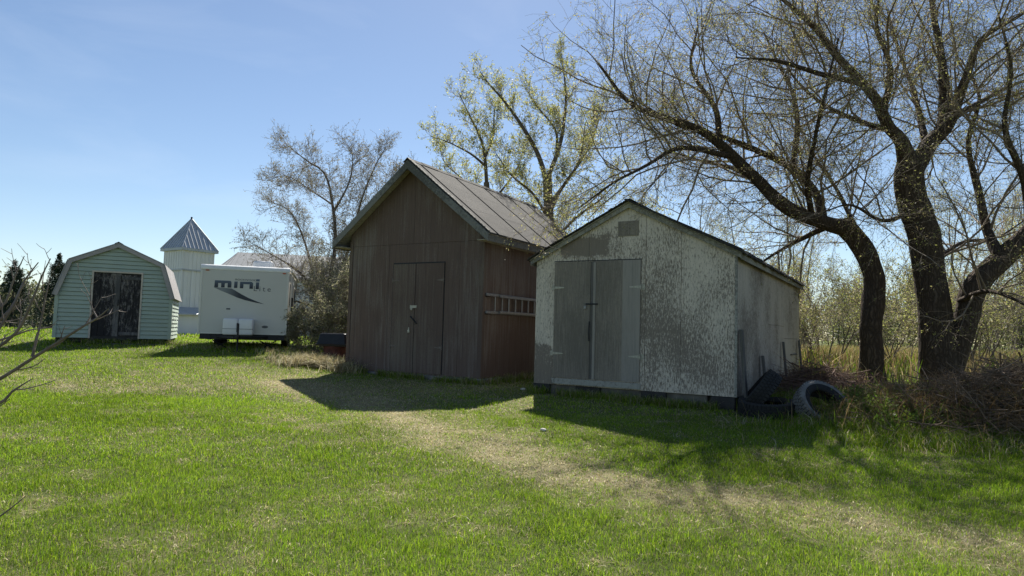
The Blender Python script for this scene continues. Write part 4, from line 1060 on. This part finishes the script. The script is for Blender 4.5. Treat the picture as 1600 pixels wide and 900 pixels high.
LC = [[(761, 300, 25, .10), (757, 240, 25, .08), (747, 207, 24.8, .06), (730, 173, 24.6, .04), (717, 145, 24.5, .015)],
      [(757, 258, 25, .07), (735, 240, 24.4, .05), (700, 222, 24, .03), (672, 213, 23.7, .012)],
      [(758, 245, 25, .07), (770, 215, 25.4, .05), (772, 180, 25.7, .03), (775, 155, 26, .012)],
      [(762, 310, 25, .07), (730, 285, 26, .05), (700, 260, 26.5, .03), (690, 245, 27, .012)],
      [(762, 320, 25, .08), (790, 290, 25.5, .05), (812, 255, 26, .03), (818, 225, 26.2, .012)]]
p0 = px(772, 520, 25)
tree_from('leafing_tree', 'smaller tree in young leaf just right of the brown shed peak', 'tree', (p0.x, p0.y, gz(p0.x, p0.y) - .05),
          [poly_px(tC)], [(P_[0], P_[1] * .75) for P_ in map(poly_px, LC)], sub=(14, 6, 5), lens=((.45, 1.2), (.3, .7), (.2, .4)), leafn=4, leafs=.062, cols=YL, up=(.16, .12, .1), mat=M_barkthin, twig=M_twig, rmin=.005, gn=.03, aspect=.6)
# bare tree behind trailer
tD = [(508, 530, 24, .20), (508, 505, 24, .17), (509, 470, 24, .14)]
LD = [[(508, 520, 24, .14), (513, 450, 24, .11), (524, 375, 24, .09), (520, 310, 23.9, .07), (508, 260, 23.7, .05), (480, 238, 23.5, .035), (445, 208, 23.3, .012)],
      [(508, 515, 24, .12), (530, 430, 24.4, .09), (552, 360, 24.6, .07), (566, 300, 24.8, .05), (590, 240, 25, .03), (604, 215, 25.1, .012)],
      [(507, 510, 24, .10), (485, 440, 23.6, .07), (460, 410, 23.2, .05), (425, 385, 22.9, .03), (390, 362, 22.7, .012)],
      [(507, 515, 24, .10), (490, 430, 24.6, .07), (478, 375, 25.2, .055), (455, 320, 25.6, .035), (420, 300, 25.9, .012)],
      [(509, 480, 24, .10), (545, 400, 23.2, .07), (585, 330, 22.6, .05), (612, 280, 22.3, .03), (628, 255, 22.1, .012)],
      [(522, 330, 23.9, .06), (545, 280, 23.4, .04), (552, 235, 23, .02), (545, 212, 22.8, .01)],
      [(508, 490, 24, .09), (480, 470, 23, .05), (440, 450, 22.4, .03), (415, 420, 22, .012)],
      [(520, 320, 23.9, .05), (490, 295, 24.6, .035), (450, 265, 25.2, .02), (418, 268, 25.5, .01)]]
BARE = [(.22, .21, .12), (.18, .17, .10), (.26, .24, .16)]
p0 = px(508, 530, 24)
tree_from('bare_tree', 'bare grey-brown tree between the trailer and the brown shed', 'tree', (p0.x, p0.y, gz(p0.x, p0.y) - .05),
          [poly_px(tD)], [(P_[0] - (0, 0, .35) * np.linspace(0, 1, len(P_[0]))[:, None], P_[1] * .72) for P_ in map(poly_px, LD)], sub=(24, 6, 5), lens=((.5, 1.3), (.3, .8), (.2, .45)), leafn=2, leafs=.055, cols=BARE, up=(.10, .05, .02), mat=M_barkthin, twig=M_twiggrey, rmin=.0055, gn=.03)

# generic trees and shrubs, each its own object
def small_tree(name, label, cat, x, y, h, wdt, cols, stems=1, leafn=3, leafs=.07, group=None, dens=1.0, twig=M_twiggrey, rmin=.006, bare=.25, r0=None, mat=M_barkthin):
    z = gz(x, y) - .05; limbs = []; trunks = []; r0 = r0 or h * .014
    for s in range(stems):
        a = rng.uniform(0, 2 * np.pi); sp = 0 if stems == 1 else wdt * .12
        b = np.array([x + math.cos(a) * sp, y + math.sin(a) * sp, z]); hh = h * rng.uniform(.75, 1) if stems > 1 else h
        tip = b + np.array([math.cos(a) * wdt * (.35 if stems > 1 else .05), math.sin(a) * wdt * (.35 if stems > 1 else .05), hh])
        mid = (b + tip) / 2 + np.append(rng.normal(0, wdt * .05, 2), 0)
        P = resample([b, mid, tip], 12); P[1:, :2] += rng.normal(0, h * .006, (11, 2)); Rr = r0 * np.linspace(1, .15, 12) * (1 if stems == 1 else .6)
        if s == 0: trunks.append((P, Rr))
        else: trunks.append((P, Rr))
        nl = int(9 * dens) if stems == 1 else 4
        A, RA = grow(P[None], Rr[None], nl, (wdt * .45, wdt * .75), (30, 60), bare, 8, .12, .12, .6, .2, .55, rmin=rmin)
        limbs += [(A[i], RA[i]) for i in range(len(A))]; limbs.append((P[5:], Rr[5:]))
    root = thing(name, label, cat, (x, y, z), 0, group); off = np.array((x, y, z))
    v, q = cat_tubes([(P[None], Rr[None], 8) for P, Rr in trunks]); raw_mesh('trunk', v - off, q, mats=[mat], parent=root, smooth=True)
    tub = []; tips = []
    for P, Rr in limbs:
        A, RA = grow(P[None], Rr[None], 7, (wdt * .12, wdt * .30), (25, 65), .15, 6, .08, .2, .55, .3, .4, rmin=rmin)
        B, RB = grow(A, RA, 5, (wdt * .06, wdt * .14), (25, 70), .15, 4, .05, .2, .6, .5, .3, rmin=rmin)
        tub += [(P[None], Rr[None], 5), (A, RA, 4), (B, RB, 3)]; tips += [A, B]
    V, Q = cat_tubes(tub); raw_mesh('crown', V - off, Q, mats=[twig], parent=root)
    if leafn:
        lv = [leaves(t, leafn, leafs, cols, spread=.05, aspect=.6) for t in tips]; V, Q, _, C = cat_geo([(a, b, None, c) for a, b, c in lv])
        raw_mesh('leaves', V - off, Q, mats=[M_leaf], parent=root, colors=C)
    return root
OL = [(.30, .29, .18), (.36, .33, .23), (.25, .26, .13)]
# thicket beside the trailer
for x, y, h, w_, c, lab in ((-5.6, 21.6, 2.8, 1.7, OL, 'dense olive shrub right beside the trailer'), (-5.0, 19.8, 2.9, 1.7, OL, 'olive shrub hugging the brown shed left side'),
                      (-5.7, 19.0, 1.0, 1.1, OL, 'low rounded shrub at the trailer rear corner'), (-5.1, 18.6, 1.5, 1.3, OL, 'low shrub behind the red drum'), (-6.2, 24.0, 3.6, 2.0, OL, 'tall grey shrub behind the trailer')):
    small_tree('shrub', lab, 'shrub', x, y, h, w_, c, stems=9, leafn=5, leafs=.05, group='shrubs beside the trailer', bare=.08)
# yellow-green bushes behind the two sheds
for x, y, h, w_, lab in ((.6, 27, 7.0, 4.5, 'leafing bush showing between the two shed roofs'), (-1.4, 28, 6.6, 4.5, 'leafing bush low over the brown shed roof'), (3.6, 28, 7.2, 5, 'leafing bush behind the white shed peak')):
    small_tree('tall_bush', lab, 'bush', x, y, h, w_, YL, stems=7, leafn=3, leafs=.075, group='bushes behind the sheds')
# young trees in the field on the right
sp_ = [(10.5, 26, 7.5, 5.0, 1), (13.5, 29, 6.5, 4.5, 0), (16.0, 24, 5.5, 4.0, 1), (9.2, 33, 8.0, 5.5, 0), (19.5, 30, 7.5, 5.0, 1), (22, 25, 6.0, 4.5, 1), (25, 33, 8.5, 6, 0), (7.0, 36, 8.0, 5.5, 1), (13.0, 40, 8.5, 6, 1), (18.5, 42, 9, 6.5, 0), (30, 40, 9, 7, 1), (17.8, 19.5, 4.0, 3.2, 1)]
dsc = ['tree just right of the white shed back corner', 'pale young tree left of the forked willow', 'low young tree seen under the forked willow', 'tall grey-twigged tree behind the white shed', 'yellowish tree right of the forked willow', 'round bushy young tree at the right edge', 'tall grey tree far off at the right edge',
       'farther leafing tree over the white shed roof', 'farther leafing tree between the two willows', 'farther grey tree behind the forked willow', 'farthest leafing tree beyond the right edge trees', 'small bright bush behind the bank on the right']
for (x, y, h, w_, k), lab in zip(sp_, dsc):
    small_tree('young_tree', lab, 'tree', x, y, h, w_, YL if k else OL, stems=1 if h > 6.2 else 5, leafn=5 if k else 3, leafs=.055, group='young trees in the field', bare=.18, r0=h * .011)
for k, (x, y) in enumerate(((12.2, 20.5), (14.8, 21.5), (9.2, 21.5), (18.5, 20.5), (11.6, 24.5), (14.6, 26.5), (17.3, 24.8), (21.5, 24.5), (9.9, 27.5))):
    small_tree('field_shrub', ['yellow-green shrub behind the leaning willow stem', 'yellow-green shrub right of the willow foot', 'yellow-green shrub by the white shed back corner', 'yellow-green shrub at the far right behind the brush', 'shrub in the field seen between the two willows', 'shrub in the field behind the forked willow foot', 'shrub in the field right of the leaning willow stem', 'bigger shrub in the field at the right photo edge', 'far shrub beside the white shed back wall'][k], 'shrub', x, y, 2.3 + .25 * k, 2.8 + .15 * k, [(.34, .38, .09), (.30, .33, .10), (.38, .35, .16), (.30, .25, .15)], stems=8, leafn=5, leafs=.05, group='shrubs behind the willows', bare=.1)

# spruces on the left
SPR = [(.030, .050, .030), (.040, .065, .040), (.022, .038, .024)]
def spruce(x, y, h, w_, label):
    z = gz(x, y) - .1; root = thing('spruce_tree', label, 'tree', (x, y, z), 0, 'spruces at the left edge'); off = np.array((x, y, z))
    P = np.stack([np.full(10, x), np.full(10, y), np.linspace(z, z + h, 10)], 1); Rr = np.linspace(h * .02, .01, 10)
    v, q = tubes(P[None], Rr[None], 8); raw_mesh('trunk', v - off, q, mats=[M_barkthin], parent=root)
    n = int(h * 34); t = rng.uniform(.04, .99, n); a = rng.uniform(0, 2 * np.pi, n); L = w_ / 2 * (1 - t) ** 1.05 * rng.uniform(.7, 1.15, n) + .02
    s = np.linspace(0, 1, 6)[None, :, None]; p0 = np.stack([np.full(n, x), np.full(n, y), z + t * h], 1)[:, None]
    d = np.stack([np.cos(a), np.sin(a), np.zeros(n)], 1)[:, None] * L[:, None, None]
    B = p0 + d * s + np.array([0, 0, 1.]) * ((-.35 * s + .22 * s ** 2) * L[:, None, None])
    RB = np.full((n, 6), .015)
    B2, RB2 = grow(B, RB, 6, (.10 * w_, .22 * w_), (30, 60), .15, 4, -.05, .1, .6, .5, .6, rmin=.006)
    V, Q = cat_tubes([(B, RB, 3)])
    B2 = B2[np.repeat(t, 6) < .86]
    lv = [leaves(B, 22, .16, SPR, aspect=.3, droop=.2, spread=.03), leaves(B2, 10, .16, SPR, aspect=.3, droop=.25, spread=.04)]
    V2, Q2, _, C = cat_geo([(v_, q_, None, c) for v_, q_, c in lv])
    raw_mesh('crown', V2 - off, Q2, mats=[M_needle], parent=root, colors=C)
for x, y, h, w_, lab in ((-34.2, 50, 5.9, 3.6, 'dark spruce right against the green shed, pointed top'), (-38.2, 51, 5.4, 3.9, 'dark spruce second left of the green shed'), (-36.3, 55, 5.2, 4.0, 'dark spruce set back between two others'), (-41.5, 52, 5.2, 4.2, 'leftmost dark spruce at the photo edge'), (-46, 55, 6.0, 4.5, 'dark spruce beyond the left photo edge'), (-32, 56, 4.2, 3.6, 'low dark spruce behind the green shed corner')):
    spruce(x, y, h, w_, lab)

# far wood along the horizon, one mass
def far_wood():
    parts = []; twl = []
    n = 800
    ang = rng.uniform(-62, 62, n); Dd = rng.uniform(95, 170, n); x = np.sin(np.radians(ang)) * Dd; y = np.cos(np.radians(ang)) * Dd
    h = rng.uniform(3.0, 6.5, n) + 4.0 * sstep(5, 40, x); z = ground_z(x, y)
    P = np.stack([x, y, z], 1)[:, None] + np.array([0, 0, 1.]) * (np.linspace(0, 1, 6)[None, :, None] * h[:, None, None]) + rng.normal(0, .15, (n, 6, 3))
    Rr = np.linspace(.09, .02, 6)[None] * np.ones((n, 1))
    A, RA = grow(P, Rr, 13, (1.2, 3.2), (30, 75), .02, 5, .1, .2, .6, .4, .4, rmin=.02)
    V, Q = cat_tubes([(P, Rr, 4), (A, RA, 3)]); C = np.tile(np.array([[.14, .12, .10]]), (len(V), 1))
    lv = leaves(A, 34, .36, [(.12, .14, .06), (.16, .15, .085), (.09, .11, .05), (.19, .19, .08)], spread=.45, aspect=.6)
    V, Q, _, C = cat_geo([(V, Q, None, C), (lv[0], lv[1], None, lv[2])])
    tag(raw_mesh('far_wood', V, Q, mats=[M_leaf], colors=C), 'distant belt of trees and scrub along the horizon', 'wood', kind='stuff')
far_wood()

# ------------------------------------------------------------------ BRUSH PILE
def brush(name, label, cx, cy, sx, sy, h, n, lens, rad, mat, seed=0, group=None, dirbias=(0, 0)):
    z = gz(cx, cy); root = thing(name, label, 'brush', (cx, cy, z), 0, group); off = np.array((cx, cy, z))
    x = rng.normal(cx, sx, n); y = rng.normal(cy, sy, n); g = np.exp(-.5 * (((x - cx) / (sx * 1.3)) ** 2 + ((y - cy) / (sy * 1.3)) ** 2))
    z0 = ground_z(x, y) + rng.uniform(0, 1, n) ** 1.3 * h * g; a = rng.uniform(0, 2 * np.pi, n)
    d = nrm(np.stack([np.cos(a) + dirbias[0], np.sin(a) * .7 + dirbias[1], rng.normal(.05, .28, n)], 1)); L = rng.uniform(*lens, n)
    p = np.stack([x, y, z0], 1) - d * L[:, None] * .5; pts = [p]
    for k in range(5):
        d = nrm(d + rng.normal(0, .13, (n, 3))); p = p + d * (L / 5)[:, None]; pts.append(p)
    P = np.stack(pts, 1); Rr = (rng.uniform(*rad, n))[:, None] * np.linspace(1, .35, 6)[None]
    A, RA = grow(P, Rr, 4, (.15, .5), (25, 60), .2, 4, .0, .18, .6, .5, .4, rmin=.002)
    V, Q = cat_tubes([(P, Rr, 5), (A, RA, 3)]); raw_mesh('branches', V - off, Q, mats=[mat], parent=root)
    return root
M_dead = simple('dead_brush', (.18, .13, .09), .85, .45, 2.5, bump=0)
M_dead2 = simple('reddish_dead_brush', (.17, .105, .075), .85, .45, 2.5, bump=0)
brush('brush_pile', 'wide heap of dead brown branches on the bank at the right edge', 8.1, 9.95, 1.2, .6, .76, 2600, (.35, 1.35), (.003, .013), M_dead)
brush('brush_pile', 'low tangle of dead sticks below the forked willow', 6.5, 10.9, .45, .5, .38, 320, (.3, 1.0), (.003, .010), M_dead)
brush('brush_pile', 'reddish heap of cut branches behind the tyres at the white shed back corner', 6.2, 13.3, .55, .8, .62, 700, (.4, 1.3), (.004, .012), M_dead2)

# low leafy weeds growing up through the brush and over the bank
n = 9000; x = rng.uniform(4.9, 10.5, n); y = rng.uniform(8.7, 11.2, n); k = (fbm(x * 1.6, y * 1.6, 91, 3) > .50) & (y > 8.5 + rng.uniform(0, 1.0, n)); x, y = x[k], y[k]; n = len(x)
z = ground_z(x, y); h = rng.uniform(.05, .42, n) * np.clip((y - 8.5) * .9, .2, 1)
St = np.stack([x, y, z], 1)[:, None] + np.stack([rng.normal(0, .06, n), rng.normal(0, .06, n), h], 1)[:, None] * np.linspace(0, 1, 4)[None, :, None]
v1, q1 = tubes(St, np.full((n, 4), .0018), 3)
v2, q2, c2 = leaves(St, 6, .045, [(.14, .24, .03), (.18, .28, .04), (.11, .19, .03), (.22, .27, .06)], aspect=.55, droop=.1, spread=.025)
V, Q, _, C = cat_geo([(v1, q1, None, np.tile([[.12, .18, .04]], (len(v1), 1))), (v2, q2, None, c2)])
tag(raw_mesh('leafy_weeds', V, Q, mats=[M_leaf], colors=C), 'small-leaved green weeds growing up through the brush pile and over the bank', 'weeds', kind='stuff')

# ------------------------------------------------------------------ FOREGROUND BARE SHRUB (left edge)
fx, fy = -3.3, 2.5
fs = thing('bare_shrub', 'bare grey shrub reaching in from the left edge close to the camera', 'shrub', (fx, fy, gz(fx, fy)), 0); off = np.array(fs.location)
D0 = 2.6
def fp(pts, D=D0): return poly_px([(a, b, D + dd, r) for a, b, dd, r in pts])
stems = [fp([(-330, 760, .0, .013), (-180, 680, .0, .011), (-60, 622, .0, .0085), (0, 592, 0, .0070), (57, 556, 0, .0062), (87, 537, 0, .0055), (133, 508, -.03, .0045), (152, 497, -.03, .0034), (170, 482, -.04, .0018)]),
         fp([(-330, 760, .1, .012), (-200, 640, .15, .010), (-80, 560, .2, .008), (0, 500, .2, .006), (24, 470, .22, .005), (37, 440, .25, .004), (60, 410, .25, .002)]),
         fp([(-300, 740, -.1, .012), (-120, 620, -.1, .009), (-30, 560, -.1, .007), (25, 520, -.1, .0055), (50, 470, -.12, .0045), (66, 430, -.12, .003), (79, 404, -.13, .0015)]),
         fp([(50, 557, .02, .005), (60, 520, .05, .004), (70, 470, .05, .0032), (78, 434, .05, .0018)]),
         fp([(-200, 660, .1, .009), (-70, 530, .1, .007), (-10, 490, .1, .005), (10, 470, .1, .004), (20, 440, .1, .003), (38, 400, .1, .0015)]),
         fp([(152, 497, -.03, .003), (143, 478, -.03, .0024), (141, 450, -.03, .0015)]),
         fp([(-260, 740, -.3, .010), (-80, 665, -.3, .008), (0, 630, -.3, .006), (17, 613, -.3, .004), (50, 592, -.3, .0016)]),
         fp([(-240, 870, -.5, .008), (-80, 840, -.5, .005), (-10, 812, -.5, .003), (22, 790, -.5, .002), (40, 775, -.5, .0012)]),
         fp([(-150, 640, .0, .008), (-40, 560, .0, .006), (20, 480, .0, .0045), (30, 455, 0, .004), (44, 440, 0, .0022)]),
         fp([(-100, 600, .3, .007), (-30, 545, .3, .005), (20, 525, .3, .0045), (50, 515, .3, .003), (83, 512, .3, .0016)]),
         fp([(-330, 760, .3, .012), (-220, 600, .3, .009), (-160, 480, .3, .007), (-120, 400, .3, .004), (-100, 330, .3, .002)]),
         fp([(-330, 760, -.2, .012), (-260, 600, -.2, .009), (-240, 450, -.2, .006), (-200, 330, -.2, .003)])]
tub = []
for P, Rr in stems:
    raw_mesh('stem', tubes(P[None], Rr[None], 8)[0] - off, tubes(P[None], Rr[None], 8)[1], mats=[M_twigfg], parent=fs, smooth=True)
    L = np.linalg.norm(np.diff(P, axis=0), axis=1).sum()
    A, RA = grow(P[None], Rr[None], max(3, int(L * 8)), (.05, .19), (25, 60), .35, 6, .10, .12, .7, .45, .3, rmin=.0014)
    B, RB = grow(A, RA, 2, (.02, .08), (30, 60), .3, 4, .1, .1, .7, .6, .2, rmin=.0012)
    tub += [(A, RA, 5), (B, RB, 4)]
V, Q = cat_tubes(tub); raw_mesh('crown', V - off, Q, mats=[M_twigfg], parent=fs)

# ------------------------------------------------------------------ small things on the lawn
def pebble(x, y, r, label, name='stone', c=(.5, .48, .42)):
    b = MB(); rs = [(0, -.2)] + [(r * math.sin(a), -r * .5 * math.cos(a)) for a in np.linspace(.3, 2.8, 6)] + [(0, r * .5)]
    b.lathe(rs, 9); o = b.build(name, simple(name + '_mat', c, .8, .3, 20), None, True)
    for v in o.data.vertices: v.co += Vector((random.uniform(-1, 1), random.uniform(-1, 1), random.uniform(-.5, .5))) * r * .18
    o.location = (x, y, gz(x, y) + r * .35); tag(o, label, name); return o
p0 = px(848, 669, 9.0); pebble(p0.x, 8.9, .045, 'pale stone lying on the lawn in front of the white shed doors')
p0 = px(822, 588, 13.3); pebble(p0.x - .05, 13.25, .06, 'small white stone at the foot of the brown shed side wall')
